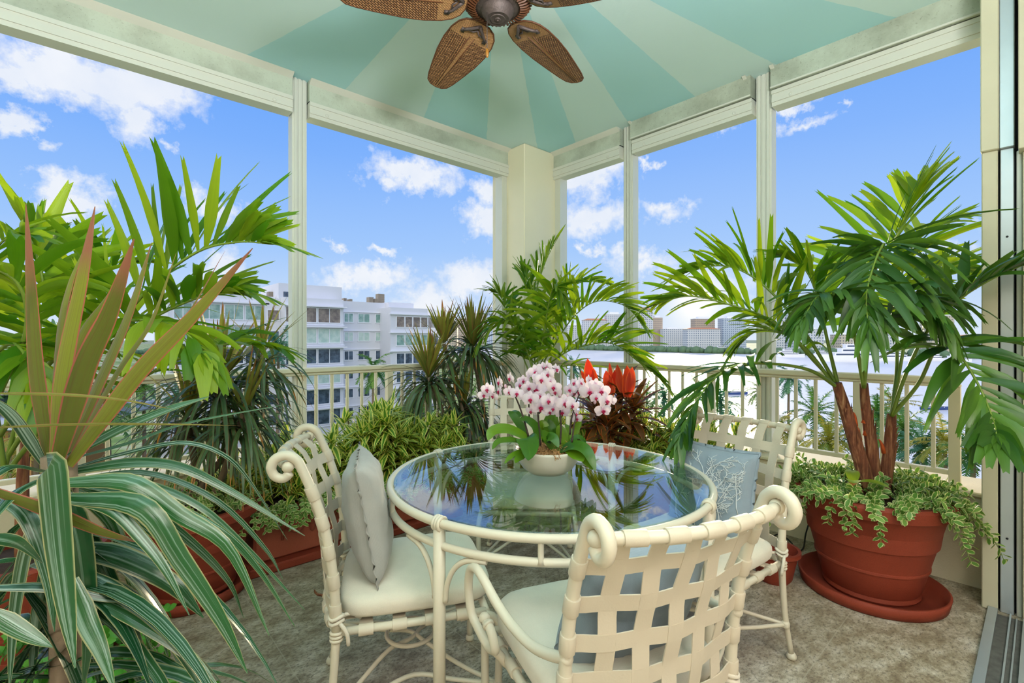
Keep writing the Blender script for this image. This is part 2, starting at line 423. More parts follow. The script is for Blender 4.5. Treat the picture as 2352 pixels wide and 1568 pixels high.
# ================================================================== railing
def railing(name, label, x_dir, a, b, skip=()):
    L = 3.485
    def P(s, c, z): return (s, c, z) if x_dir else (c, s, z)
    root = thing(name, label, 'railing', P((a+b)/2, L, .49))
    m = MB()
    def bar(s0, c0, z0, s1, c1, z1):
        rbox(m, P(s0, c0, z0) , P(s1, c1, z1), .006)
    bar(a, L-.032, 1.035, b, L+.032, 1.07); bar(a, L-.022, 1.015, b, L+.022, 1.035)
    m.build('top_rail', RAILM, root, 30, world=True)
    m = MB(); rbox(m, P(a, L-.018, .545), P(b, L+.018, .572), .004); m.build('bottom_rail', RAILM, root, 30, world=True)
    n = int((b-a)/.1125); k = 0
    for i in range(0, n):
        s = a+i*(b-a)/n+(.026 if i == 0 else 0)
        big = i % 8 == 4 or i == 0
        m = MB(); r = .024 if big else .0095; z0 = .49 if big else .571
        rbox(m, P(s-r, L-r, z0) if x_dir else P(s-r, L-r, z0), P(s+r, L+r, 1.016), .002)
        m.build('rail_post' if big else 'baluster', RAILM, root, 30, world=True)
railing('railing', 'white metal railing with square balusters in front of the white building', True, X0+.01, 3.08)
railing('railing', 'white metal railing with square balusters overlooking the water', False, .30, 3.25)
# ================================================================== sliding door jamb, track, room behind
m = MB(); rbox(m, (3.19, .150, 0), (3.42, .205, 2.16), .004); rbox(m, (3.175, .146, 2.16), (3.42, .208, ZC), .004); struct('door_1', m, GRIMY, 30)
m = MB(); m.box((3.24, .143, .0), (3.42, .150, 2.9)); struct('trim_6', m, DARKM)
m = MB(); rbox(m, (3.20, .098, .0), (3.42, .143, 2.16), .003); rbox(m, (3.18, .096, 2.16), (3.42, .145, ZC), .003); struct('door_2', m, STEEL, 30)
m = MB(); m.box((3.24, .090, .0), (3.42, .098, 2.9)); struct('trim_7', m, DARKM)
m = MB(); rbox(m, (3.20, .072, .0), (3.42, .090, 2.14), .003); struct('door_5', m, WHITE, 30)
m = MB(); rbox(m, (3.16, -.02, .0), (3.42, .070, 2.12), .003); rbox(m, (3.10, -.02, 2.12), (3.42, .082, ZC), .003); struct('door_3', m, GRIMY, 30)
m = MB()
for z in (.35, 1.1, 1.75): m.lathe([(.005, 0), (.005, .001)], 10, (3.199, .120, z), axis=(-1, 0, 0))
m.build('screw', DARKM, bpy.data.objects['door_2'])
m = MB()
for (y0, y1, z) in ((.150, .182, .018), (.105, .111, .012), (.015, .068, .02), (.085,.090,.012)): m.box((X0, y0, 0.0005), (3.188 if y0 > .1 else 3.15, y1, z))
struct('door_4', m, STEEL)
m = MB(); m.box((X0, .0, .0003), (3.16, .150, .003)); struct('trim_8', m, simple('dirty_track', srgb(92, 94, 90), .7, var=.6, scale=30))
ROOMW = simple('room_wall_paint', srgb(240, 236, 226), .8, var=.03)
m = MB(); m.box((-4.2, -5, -.2), (4.6, .0, 0)); struct('floor_2', m, simple('room_floor', srgb(214, 200, 176), .45, var=.1))
m = MB(); m.box((-4.2, -5, 2.7), (4.6, -.3, 2.9)); struct('ceiling_2', m, ROOMW)
m = MB(); m.box((-4.2, -5.1, 0), (4.6, -5, 2.9)); m.box((-4.3, -5.1, 0), (-4.2, 0, 2.9)); m.box((4.6, -5.1, 0), (4.7, 0, 2.9)); m.box((3.42, -.12, 0), (4.7, 0, ZC)); m.box((-4.3, -.12, 0), (X0, 0, ZC)); m.box((-4.3, -.42, 2.7), (4.7, -.3, ZC+.2))
struct('wall_room', m, ROOMW)
# ================================================================== furniture materials
IRON = simple('cream_powder_coat', srgb(222, 212, 190), .38, var=.04, scale=8)
STRAPM = simple('cream_vinyl_strap', srgb(212, 200, 178), .5, var=.04, scale=10, bump=.1, bscale=200)
def fabric(name, col, scale=700, var=.1, rough=.9, patches=0):
    t = NT(name); co = t.coord()
    w1 = t.n('ShaderNodeTexWave', {'Vector': co, 'Scale': scale*.35, 'Distortion': 1.5, 'Detail': 2}, bands_direction='X').outputs[1]
    w2 = t.n('ShaderNodeTexWave', {'Vector': co, 'Scale': scale*.35, 'Distortion': 1.5, 'Detail': 2}, bands_direction='Z').outputs[1]
    n = t.noise(co, 14, 5); fine = t.noise(co, 420, 3)
    c = t.mix(n, tuple(x*(1-var) for x in col[:3])+(1,), tuple(min(1, x*(1+var)) for x in col[:3])+(1,))
    c = t.mix(t.math('MULTIPLY', fine, .35), c, tuple(x*.62 for x in col[:3])+(1,))
    nm = t.bump(t.math('ADD', t.math('ADD', w1, w2), fine), .25, .0012)
    return t.done(t.bsdf(c, rough, 0, .2, nm, **{'Sheen Weight': .25}))
CUSH = fabric('ivory_canvas', srgb(238, 228, 208))
LINEN = fabric('grey_linen', srgb(176, 175, 168), var=.14)
BLUEL = fabric('blue_grey_linen', srgb(142, 158, 170), var=.2)
THREAD = simple('pale_thread', srgb(206, 212, 214), .8)
def glass_mat():
    t = NT('table_glass')
    fc = t.n('ShaderNodeLayerWeight', {'Blend': .5}).outputs['Facing']
    f = t.math('MULTIPLY_ADD', t.math('POWER', fc, 4.0), .85, .08, clamp=True)
    tr = t.n('ShaderNodeBsdfTransparent', {'Color': (.84, .93, .91, 1)}).outputs[0]
    gl = t.n('ShaderNodeBsdfGlossy', {'Color': (1, 1, 1, 1), 'Roughness': .012}).outputs[0]
    return t.done(t.n('ShaderNodeMixShader', {0: f, 1: tr, 2: gl}).outputs[0])
GLASS = glass_mat()
# ================================================================== table
TC = XD(.143, 1.925); RT = .613
def table():
    root = thing('dining_table', 'round glass-topped dining table with cream metal frame in the middle of the balcony', 'table', TC, -YAW)
    m = MB(); m.lathe([(.598, .733), (.6005, .735), (.6005, .741), (.598, .743)], 96); m.build('glass_top', GLASS, root, 30)
    m = MB()
    ring = lambda r, z, n=96: [V((r*math.cos(2*PI*i/n), r*math.sin(2*PI*i/n), z)) for i in range(n)]
    m.tube(ring(RT, .731), .0135, 12, closed=True); m.build('rim', IRON, root)
    m = MB(); m.tube(ring(RT-.004, .664), .0125, 10, closed=True); m.build('apron_ring', IRON, root)
    angs = [-126, -35, 54, 144]
    for a in angs:
        for da in (30, 60):
            b = math.radians(a+da); p = V((RT*math.cos(b), RT*math.sin(b), 0))
            m = MB(); m.tube([p+V((0,0,.662)), p+V((0,0,.674)), p+V((0,0,.72)), p+V((0,0,.733))], [.013, .0085, .0085, .013], 8)
            m.build('spacer', IRON, root)
    for a in angs:
        b = math.radians(a); u = V((math.cos(b), math.sin(b), 0)); w = V((-u.y, u.x, 0)); p = u*(RT-.002)
        m = MB(); m.tube([p+V((0,0,.722)), p+V((0,0,.4)), p+V((0,0,.02))], .0185, 14)
        m.lathe([(.019, 0), (.026, .004), (.026, .016), (.019, .024)], 14, p)
        leg = m.build('leg', IRON, root)
        m = MB()
        for k in (-1, 0, 1):
            c = p+w*k*.0105+V((0, 0, .729))
            m.tube([c+(u*math.cos(2*PI*i/16)+V((0,0,1))*math.sin(2*PI*i/16))*.0185 for i in range(16)], .0058, 6, closed=True)
        m.build('rope_wrap', IRON, leg)
        for s in (-1, 1):
            pts = []
            for i in range(9):
                q = i/8*PI/2; off = .022+.105*(1-math.cos(q)); z = .50+.145*math.sin(q)
                ang = b+s*off/RT; rr = RT-.004
                pts.append(V((rr*math.cos(ang), rr*math.sin(ang), z)))
            ang = b+s*.165/RT; pts.append(V(((RT-.004)*math.cos(ang), (RT-.004)*math.sin(ang), .648)))
            m = MB(); m.tube(pts, .0085, 8, sub=20); m.build('bracket', IRON, root)
table()
# ================================================================== chairs
POST = [(-.295, .0), (-.245, .2), (-.235, .40), (-.243, .55), (-.266, .70), (-.298, .81), (-.330, .890)]
def post_y(z):
    for (y0, z0), (y1, z1) in zip(POST, POST[1:]):
        if z <= z1: return y0+(y1-y0)*(z-z0)/(z1-z0)
    return POST[-1][0]
BW = .235; BOW = .05
def bow(x): return -BOW*(1-(x/BW)**2)
def strip(m, pts, wdir, w, th=.003):
    n = len(pts); vs = []
    for i, p in enumerate(pts):
        d = (pts[min(i+1, n-1)]-pts[max(i-1, 0)]).normalized(); wd = wdir[i] if isinstance(wdir, list) else wdir
        nn = d.cross(wd).normalized()
        vs += [p-wd*w/2-nn*th/2, p+wd*w/2-nn*th/2, p+wd*w/2+nn*th/2, p-wd*w/2+nn*th/2]
    fs = [(i*4+k, i*4+(k+1) % 4, i*4+4+(k+1) % 4, i*4+4+k) for i in range(n-1) for k in range(4)]
    fs += [(3, 2, 1, 0), tuple(range(n*4-4, n*4))]
    m.add(vs, fs)
def cushion(a, b, h, seed, e=.22, wr=.006, front_drop=0):
    m = MB(); n1, n2 = 64, 20; vs = []
    sg = lambda c, p: math.copysign(abs(c)**p, c)
    for j in range(n2+1):
        ph = -PI/2+PI*j/n2; r = max(abs(math.cos(ph)), 1e-3)**.38; z = sg(math.sin(ph), .62)*h/2
        for i in range(n1):
            th = 2*PI*i/n1; x = a*r*sg(math.cos(th), e*1.6); y = b*r*sg(math.sin(th), e*1.6)
            q = noise.noise(V((x*7+seed, y*7, z*5)))*wr+noise.noise(V((x*22+seed, y*9, 3)))*wr*.6
            crown = .012*(1-(x/a)**2)*(1-(y/b)**2) if z > 0 else 0
            vs.append(V((x*(1+q*.6), y*(1+q*.6), z+(q+crown if z > 0 else 0))))
    fs = [(j*n1+i, j*n1+(i+1) % n1, (j+1)*n1+(i+1) % n1, (j+1)*n1+i) for j in range(n2) for i in range(n1)]
    fs += [tuple(range(n1-1, -1, -1)), tuple(range(n2*n1, (n2+1)*n1))]
    m.add(vs, fs); return m
def shift(m, off):
    off = V(off); m.v = [tuple(V(p)+off) for p in m.v]; return m
def make_chair(label, loc, rz, arms=False, seed=1, puff=.085, group='cream metal strap chairs around the table'):
    root = thing('dining_chair', label, 'chair', loc, rz, group)
    Z = V((0, 0, 1)); bands = []
    # rear posts continue as rear legs; scrolled tops
    for s in (-1, 1):
        m = MB(); x = s*BW
        prof = [V((x, y, z)) for y, z in POST]
        scroll = [V((x, -.345, .920)), V((x, -.372, .936)), V((x, -.402, .928)), V((x, -.414, .902)), V((x, -.403, .877)), V((x, -.380, .870)), V((x, -.364, .885))]
        m.tube(prof[2:]+scroll, [.0145]*30+[.0135]*11, 12, sub=40)
        m.ball((x, -.369, .902), .014, 8, 1.25, 1.25, 1.25)
        pst = m.build('back_post', IRON, root)
        m = MB()
        for z in (.82, .73, .64, .55, .46):
            c = V((x, post_y(z), z)); dr = V((0, post_y(z+.02)-post_y(z-.02), .04)).normalized()
            m.lathe([(.0172, -.021), (.018, -.019), (.018, .019), (.0172, .021)], 14, c, axis=dr)
        bands.append(m)
        m = MB()
        m.tube([V((x, -.235, .40)), V((x*1.02, -.25, .2)), V((x*1.05, -.292, .012))], [.0135, .013, .0125, .012, .0115, .011, .0105, .0105, .0105], 10, sub=8)
        m.lathe([(.009, 0), (.018, .003), (.019, .012), (.016, .02), (.011, .026)], 12, (x*1.05, -.292, 0))
        for k in range(3): m.tube([V((x+.016*math.cos(q*PI/6), -.235+.016*math.sin(q*PI/6), .375+k*.011)) for q in range(12)], .0052, 6, closed=True)
        m.build('leg', IRON, root)
        m = MB()   # front leg: leaves the seat rail, bends and drops
        m.tube([V((x*.98, .14, .378)), V((x, .20, .385)), V((x*1.02, .245, .372)), V((x*1.03, .268, .335)), V((x*1.03, .268, .25)), V((x*1.03, .262, .1)), V((x*1.03, .262, .012))], [.0125]*13, 10, sub=12)
        m.lathe([(.009, 0), (.018, .003), (.019, .012), (.016, .02), (.011, .026)], 12, (x*1.03, .262, 0))
        m.build('leg', IRON, root)
    # top rail
    m = MB(); tp = [V((x, -.369+bow(x), .902)) for x in [BW*(-1+2*i/14) for i in range(15)]]
    m.tube(tp, .0125, 12)
    tr = m.build('top_rail', IRON, root)
    XS = (-.165, -.0825, 0, .0825, .165)
    m = MB()
    for x in XS:
        m.lathe([(.0155, -.023), (.0163, -.021), (.0163, .021), (.0155, .023)], 14, (x, -.369+bow(x), .902), axis=(1, -BOW*-2*x/BW**2, 0))
    bands.append(m)
    # woven strap back
    m = MB()
    for q in bands: m.add(q.v, q.f, None) if False else (lambda b: (m.v.extend(q.v), m.f.extend([[i+b for i in f] for f in q.f]), m.uv.extend(q.uv), m.mi.extend(q.mi)))(len(m.v))
    ZS = (.82, .73, .64, .55, .46)
    for i, x in enumerate(XS):
        pts = [V((x, -.369+bow(x)+.0155, .902))]
        for k in range(25):
            z = .872-k*(.872-.40)/24; f = math.cos((z-.82)/.09*PI)*(1 if i % 2 else -1)
            pts.append(V((x*(.92+.08*(z-.4)/.48), post_y(z)+bow(x)-.001+f*.0038, z)))
        tang = V((1, 2*x*BOW/BW**2, 0)).normalized()
        strip(m, pts, tang, .040)
    for j, z in enumerate(ZS):
        pts = []; wd = []
        for k in range(33):
            x = -BW+2*BW*k/32; f = math.cos((x+.165)/.0825*PI)*(1 if j % 2 else -1)
            y = post_y(z)+bow(x)-.001+f*.0038*(1 if abs(x) < .2 else 0)
            pts.append(V((x, y, z))); wd.append(V((0, post_y(z+.02)-post_y(z-.02), .04)).normalized())
        strip(m, pts, wd, .040)
    m.build('backrest', STRAPM, root, 40)
    # seat frame
    m = MB()
    for s in (-1, 1): m.tube([V((s*BW, -.235, .395)), V((s*BW*1.0, 0, .39)), V((s*BW, .225, .39))], .0125, 10)
    m.tube([V((-BW, .225, .39)), V((BW, .225, .39))], .0125, 10)
    m.tube([V((x, -.235+bow(x)*.9, .40)) for x in [BW*(-1+2*i/12) for i in range(13)]], .0125, 10)
    sf = m.build('seat_frame', IRON, root)
    m = MB()
    for s in (-1, 1):
        for y in (-.15, -.05, .05, .15):
            m.lathe([(.0165, -.022), (.0172, -.02), (.0172, .02), (.0165, .022)], 12, (s*BW, y, .391), axis=(0, 1, 0))
    for y in (-.15, -.05, .05, .15): strip(m, [V((-BW, y, .400)), V((0, y, .392)), V((BW, y, .400))], V((0, 1, 0)), .04)
    for x in XS:
        strip(m, [V((x, -.235+bow(x)*.9, .405)), V((x, 0, .398)), V((x, .225, .402))], V((1, 0, 0)), .04)
        m.lathe([(.0165, -.022), (.0172, -.02), (.0172, .02), (.0165, .022)], 12, (x, -.235+bow(x)*.9, .40), axis=(1, 2*x*BOW/BW**2*.9, 0))
    m.build('seat_strap', STRAPM, root, 40)
    # stretcher: interlaced rings between the legs
    m = MB()
    for s in (-1, 1):
        m.tube([V((s*BW*1.03, .262, .15)), V((s*.15, .15, .175)), V((s*.05, .05, .205)), V((-s*.02, 0, .21)), V((-s*.06, -.08, .205)), V((-s*.15, -.17, .175)), V((-s*BW*1.04, -.25, .15))], .0075, 8, sub=30)
    ringp = [V((.085*math.cos(2*PI*i/28), .085*math.sin(2*PI*i/28), .222)) for i in range(28)]
    m.tube(ringp, .0075, 8, closed=True)
    for s in (-1, 1):
        m.tube([V((s*BW*1.03, .262, .15)), V((s*.20, .13, .16)), V((s*.155, 0, .17)), V((s*.20, -.13, .16)), V((s*BW*1.04, -.25, .15))], .0075, 8, sub=20)
        for y in (.262, -.25): m.lathe([(.0125, -.012), (.0155, -.006), (.0155, .006), (.0125, .012)], 12, (s*BW*1.035, y, .15))
    m.build('stretcher', IRON, root)
    # cushion
    m = shift(cushion(.238, .245, puff, seed), (0, .012, .405+puff/2)); cu = m.build('seat_cushion', CUSH, root)
    for s in (-1, 1):
        m = MB(); c = V((s*BW, -.235, .43))
        for k in range(2): m.tube([c+V((.019*math.cos(q*PI/6), .019*math.sin(q*PI/6), k*.014+.004*math.sin(q*PI/3))) for q in range(12)], .0055, 6, closed=True)
        m.tube([c+V((-s*.02, .01, 0)), c+V((-s*.03, .04, .0)), c+V((-s*.035, .07, -.02))], [.006]*7, 6, sub=6)
        m.tube([c+V((s*.015, .01, 0)), c+V((s*.02, .03, -.03)), c+V((s*.014, .035, -.07))], [.006]*7, 6, sub=6)
        m.build('cushion_tie', CUSH, cu)
    if arms:
        for s in (-1, 1):
            g = lambda y, z, o=0: V((s*(BW+o), y+(.01 if z < .4 else 0), z-(.045 if z > .5 else .02)))
            m = MB()
            m.tube([g(-.262, .655), g(-.20, .628, .012), (g(-.13, .612, .028)), g(-.05, .618, .045), g(.02, .642, .06), g(.08, .672, .072), g(.125, .685, .08), g(.165, .665, .085), g(.185, .61, .085),
                    g(.175, .54, .08), g(.145, .485, .07), g(.10, .455, .055), g(.06, .465, .05), g(.045, .51, .055), g(.06, .545, .06), g(.085, .558, .066)], .0125, 12, sub=60)
            m.ball(g(.092, .563, .067), .016, 10); m.tube([g(.07, .552, .062), g(.078, .556, .064)], .016, 12)
            a = m.build('armrest', IRON, root)
            m = MB(); m.tube([g(.11, .458, .058), g(.10, .42, .02), g(.09, .392, 0)], .0125, 10, sub=8); m.build('arm_support', IRON, root)
    return root
def face(x, d):    # heading so that local +Y points along camera-frame direction (x, d)
    w = FWD*d+RGT*x; return math.atan2(-w.x, w.y)
CA = dict(o=(-.365, 1.735), f=(.96, .27)); CB = dict(o=(.240, 1.335), f=(-.37, .93)); CC = dict(o=(.735, 1.95), f=(-.81, -.58)); CD = dict(o=(.09, 2.66), f=(-.06, -1))
chA = make_chair('cream metal strap chair at the left of the table with a grey linen pillow', XD(*CA['o']), face(*CA['f']), seed=3)
chB = make_chair('nearest cream strap chair with scrolled arms, its woven back towards the viewer', XD(*CB['o']), face(*CB['f']), arms=True, seed=9, puff=.10)
chC = make_chair('cream metal strap chair right of the table holding the embroidered blue pillow', XD(*CC['o']), face(*CC['f']), seed=17, arms=False)
chD = make_chair('cream metal strap chair on the far side of the table behind the orchids', XD(*CD['o']), face(*CD['f']), seed=23)
# ================================================================== pillows
def pillow(name, label, mat, chair, y, z, tilt, half=.20, th=.085, seed=0, rz=0, coral=False, x=0, group=None):
    root = thing(name, label, 'pillow', (0, 0, 0), group=group)
    M = Matrix.Translation(chair['loc']) @ Matrix.Rotation(chair['rz'], 4, 'Z') @ Matrix.Translation((x, y, z)) @ Matrix.Rotation(rz, 4, 'Z') @ Matrix.Rotation(tilt, 4, 'X')
    root.matrix_basis = M
    N = 30; m = MB()
    def P(u, v, s):
        e = max(0, (1-u**4)*(1-v**4))**.42*(1-.25*(u*u+v*v)/2)
        pull = 1-.07*(1-abs(u)**2)*(abs(v)**3) ; pull2 = 1-.07*(1-abs(v)**2)*(abs(u)**3)
        q = noise.noise(V((u*2.2+seed, v*2.2, s)))*.010+noise.noise(V((u*6+seed, v*5, s*2)))*.006
        edge = (1-u**6)*(1-v**6)
        return V((u*half*pull2, s*(th*e)+q*edge*1.2, v*half*pull))
    for s in (-1, 1):
        vs = [P(-1+2*i/N, -1+2*j/N, s) for j in range(N+1) for i in range(N+1)]
        fs = [(j*(N+1)+i, j*(N+1)+i+1, (j+1)*(N+1)+i+1, (j+1)*(N+1)+i) for j in range(N) for i in range(N)]
        if s > 0: fs = [f[::-1] for f in fs]
        m.add(vs, fs)
    m.build('pillow_cover', mat, root)
    m = MB(); pts = []
    ed = []
    for i in range(N): ed.append((-1+2*i/N, -1))
    for i in range(N): ed.append((1, -1+2*i/N))
    for i in range(N): ed.append((1-2*i/N, 1))
    for i in range(N): ed.append((-1, 1-2*i/N))
    n = len(ed); vs = []
    for k, (u, v) in enumerate(ed):
        p = P(u, v, 0); o = V((u, 0, v)).normalized()
        wv = .004*math.sin(k*1.9+seed)+.003*math.sin(k*3.7)
        vs += [p-V((0, .0025, 0)), p+o*.014+V((0, wv, 0)), p+V((0, .0025, 0))]
    fs = []
    for k in range(n):
        l = (k+1) % n; fs += [(k*3, k*3+1, l*3+1, l*3), (k*3+1, k*3+2, l*3+2, l*3+1)]
    m.add(vs, fs); m.build('frayed_edge', mat, root)
    if coral:
        m = MB(); rnd = random.Random(5)
        def branch(u, v, a, L, r, dep):
            n = 6; pts = []
            for i in range(n+1):
                pts.append(P(u, v, 1)+V((0, .0015, 0)))
                if i < n:
                    u += math.sin(a)*L/n; v += math.cos(a)*L/n; a += rnd.uniform(-.25, .25)
                    if abs(u) > .9 or abs(v) > .9: break
                    if dep < 3 and i > 0 and rnd.random() < .75:
                        branch(u, v, a+rnd.choice((-1, 1))*rnd.uniform(.6, 1.1), L*.45, r*.8, dep+1)
            if len(pts) > 1: m.tube(pts, r, 5)
        for (u, v, a, L) in ((-.5, -.85, .1, 1.3), (.15, -.85, -.1, 1.45), (.62, -.8, .1, 1.2), (-.85, -.3, .3, .8), (-.15, -.7, -.3, .9)):
            branch(u, v, a, L, .0022, 0)
        m.build('coral_embroidery', THREAD, root)
    return root
def chd(o): return {'loc': o.location.copy(), 'rz': o.rotation_euler.z}
pillow('throw_pillow', 'grey linen throw pillow standing on the left chair', LINEN, chd(chA), -.150, .495+.185, math.radians(10), half=.19, th=.07, seed=2)
pillow('throw_pillow', 'blue linen throw pillow with pale coral embroidery on the right chair', BLUEL, chd(chC), -.125, .495+.145, math.radians(10), half=.185, th=.07, seed=8, coral=True)
pillow('throw_pillow', 'grey blue pillow seen through the woven back of the nearest chair', BLUEL, chd(chB), -.150, .49+.145, math.radians(22), half=.185, th=.075, seed=12)
# ================================================================== ceiling fan
BRONZE = simple('weathered_bronze', srgb(92, 82, 80), .55, metal=.35, var=.45, scale=60, bump=.4, bscale=150)
def weave_mat():
    t = NT('woven_rattan'); co = t.coord(); s = t.n('ShaderNodeSeparateXYZ', {0: co})
    x, y = s.outputs[0], s.outputs[1]
    ay = t.math('ABSOLUTE', y)
    m1 = t.n('ShaderNodeMapping', {'Vector': t.n('ShaderNodeCombineXYZ', {0: x, 1: ay, 2: 0.0}).outputs[0]}); m1.inputs['Rotation'].default_value = (0, 0, .78)
    br = t.n('ShaderNodeTexBrick', {'Vector': m1.outputs[0], 'Color1': srgb(186, 140, 96), 'Color2': srgb(148, 106, 70), 'Mortar': srgb(62, 36, 26), 'Scale': 1.0, 'Mortar Size': .0022, 'Mortar Smooth': .6, 'Brick Width': .020, 'Row Height': .0085}, offset=.5)
    wv = t.n('ShaderNodeTexWave', {'Vector': co, 'Scale': 70.0, 'Distortion': 2.0}, bands_direction='Y').outputs[0]
    mid = t.math('LESS_THAN', ay, .012)
    rt = t.math('LESS_THAN', x, .26)
    c = t.mix(t.math('MAXIMUM', mid, rt, clamp=True), br.outputs[0], t.mix(wv, srgb(150, 110, 72), srgb(190, 148, 102)))
    nm = t.bump(t.math('SUBTRACT', 1.0, br.outputs[1]), .7, .004)
    return t.done(t.bsdf(c, .55, normal=nm))
WEAVE = weave_mat()
EDGEW = simple('dark_wood_edge', srgb(96, 58, 34), .5)
def fan():
    root = thing('ceiling_fan', 'bronze ceiling fan with five woven rattan blades on the painted ceiling', 'ceiling fan', HUB+V((0, 0, 2.68)))
    m = MB(); m.lathe([(.06, .38), (.075, .41), (.078, .43)], 28); m.lathe([(.014, .14), (.014, .40)], 14)
    m.build('downrod', BRONZE, root)
    m = MB(); m.lathe([(.07, .045), (.105, .06), (.125, .10), (.125, .155), (.10, .185), (.04, .205), (.018, .21)], 40)
    m.build('motor_housing', BRONZE, root, 40)
    m = MB()
    for k in range(44):
        a = 2*PI*k/44; u = V((math.cos(a), math.sin(a), 0)); w = V((-u.y, u.x, 0))
        m.tube([u*.098+V((0,0,.048)), u*.125+V((0,0,.056))+w*.008, u*.150+V((0,0,.078))+w*.014], [.0045]*5, 5, sub=4)
    m.lathe([(.10, .058), (.146, .084), (.150, .095), (.148, .1)], 40, cap0=False, cap1=False)
    m.build('vent_ring', EDGEW, root, 40)
    m = MB(); m.lathe([(.002, .0), (.012, .0005), (.014, .004), (.032, .003), (.034, .006), (.050, .005), (.055, .012), (.069, .030), (.072, .045), (.072, .075), (.085, .078), (.098, .082), (.098, .1)], 40, cap1=True)
    m.ball((0, 0, .0), .004, 8)
    m.build('switch_housing', BRONZE, root, 35)
    # blade
    out = [(.135,.0),(.140,.040),(.158,.072),(.19,.094),(.24,.108),(.32,.112),(.41,.105),(.52,.086),(.60,.070),(.645,.056),(.666,.034),(.673,.0)]
    pts = out+[(x, -y) for x, y in out[-2:0:-1]]
    m = MB(); n = len(pts)
    vs = [V((x, y, .004)) for x, y in pts]+[V((x, y, -.003)) for x, y in pts]
    m.add(vs, [tuple(range(n)), tuple(range(2*n-1, n-1, -1))])
    me_v = [V((x, y, 0)) for x, y in pts]
    e = MB(); e.tube([V((x, y, 0)) for x, y in pts], .0042, 6, closed=True)
    for s in (-1, 1): e.tube([V((.24, s*.013, -.004)), V((.45, s*.010, -.004)), V((.66, s*.006, -.004))], .0022, 5)
    br = MB()
    br.tube([V((.07, 0, .045)), V((.11, 0, .028)), V((.145, 0, .008)), V((.165, 0, -.004))], [.013, .012, .0105, .010, .009, .009, .009], 8, sub=6)
    for s in (-1, 1):
        br.tube([V((.155, 0, -.006)), V((.185, s*.03, -.010)), V((.215, s*.058, -.008))], [.009, .008, .0075, .007, .0065], 8, sub=4)
        br.tube([V((.20, s*.045, -.010)), V((.20, s*.015, -.008)), V((.18, 0, -.007))], .004, 6)
        br.box((.208, s*.058-.009, -.010), (.232, s*.058+.009, -.003))
    b0 = None
    for k in range(5):
        az = math.radians(39-72*k)     # heading from camera forward, clockwise
        u = FWD*math.cos(az)+RGT*math.sin(az)
        if b0 is None:
            b0 = m.build('blade', WEAVE, root, 30); ed = e.build('blade_edge', EDGEW, b0); bk = br.build('blade_iron', BRONZE, b0); b = b0
        else:
            b = b0.copy(); C.objects.link(b); b.parent = root
            for q in (ed, bk):
                c = q.copy(); C.objects.link(c); c.parent = b
        b.location = (0, 0, .075); b.rotation_euler = (math.radians(11), math.radians(6), math.atan2(u.y, u.x))
    m = MB(); px = -RGT*.045-FWD*.035
    m.tube([px+V((0,0,.012)), px+V((0,0,-.06)), px+V((0,0,-.148))], .0016, 6)
    pc = m.build('pull_chain', BRONZE, root)
    m = MB(); m.ball(px+V((0,0,-.165)), .008, 10, 1, 1, 2.6); m.build('chain_pull', simple('amber_wood', srgb(150, 100, 30), .35), pc)
fan()
# ================================================================== orchid bowl
def orchid_pt(x, y, d=1.90): return W(1100+x/5.406, 820+y/5.406, d)
ORL = leafmat('orchid_leaf', srgb(52, 104, 22), light=srgb(120, 158, 26), trans=.22, rough=.28, var=.75)
BOWLM = simple('ivory_ceramic', srgb(236, 230, 214), .35, var=.03, bump=.05)
MOSS = simple('dry_moss', srgb(176, 132, 84), .95, var=.5, scale=80, bump=.9, bscale=160)
STEMM = simple('orchid_stem', srgb(62, 48, 44), .5, var=.3)
def petal_mat():
    t = NT('orchid_petal'); uv = t.coord('UV'); s = t.n('ShaderNodeSeparateXYZ', {0: uv})
    v = t.math('FRACT', s.outputs[1])
    c = t.ramp(v, [(0, srgb(214, 140, 190)), (.12, srgb(240, 214, 232)), (.35, srgb(252, 240, 248)), (1, srgb(248, 230, 242))])
    p = t.bsdf(c, .5, 0, .3); tr = t.n('ShaderNodeBsdfTranslucent', {'Color': c}).outputs[0]
    return t.done(t.n('ShaderNodeMixShader', {0: .35, 1: p, 2: tr}).outputs[0])
PETAL = petal_mat(); LIP = simple('magenta_lip', srgb(168, 8, 70), .4, var=.3, scale=300)
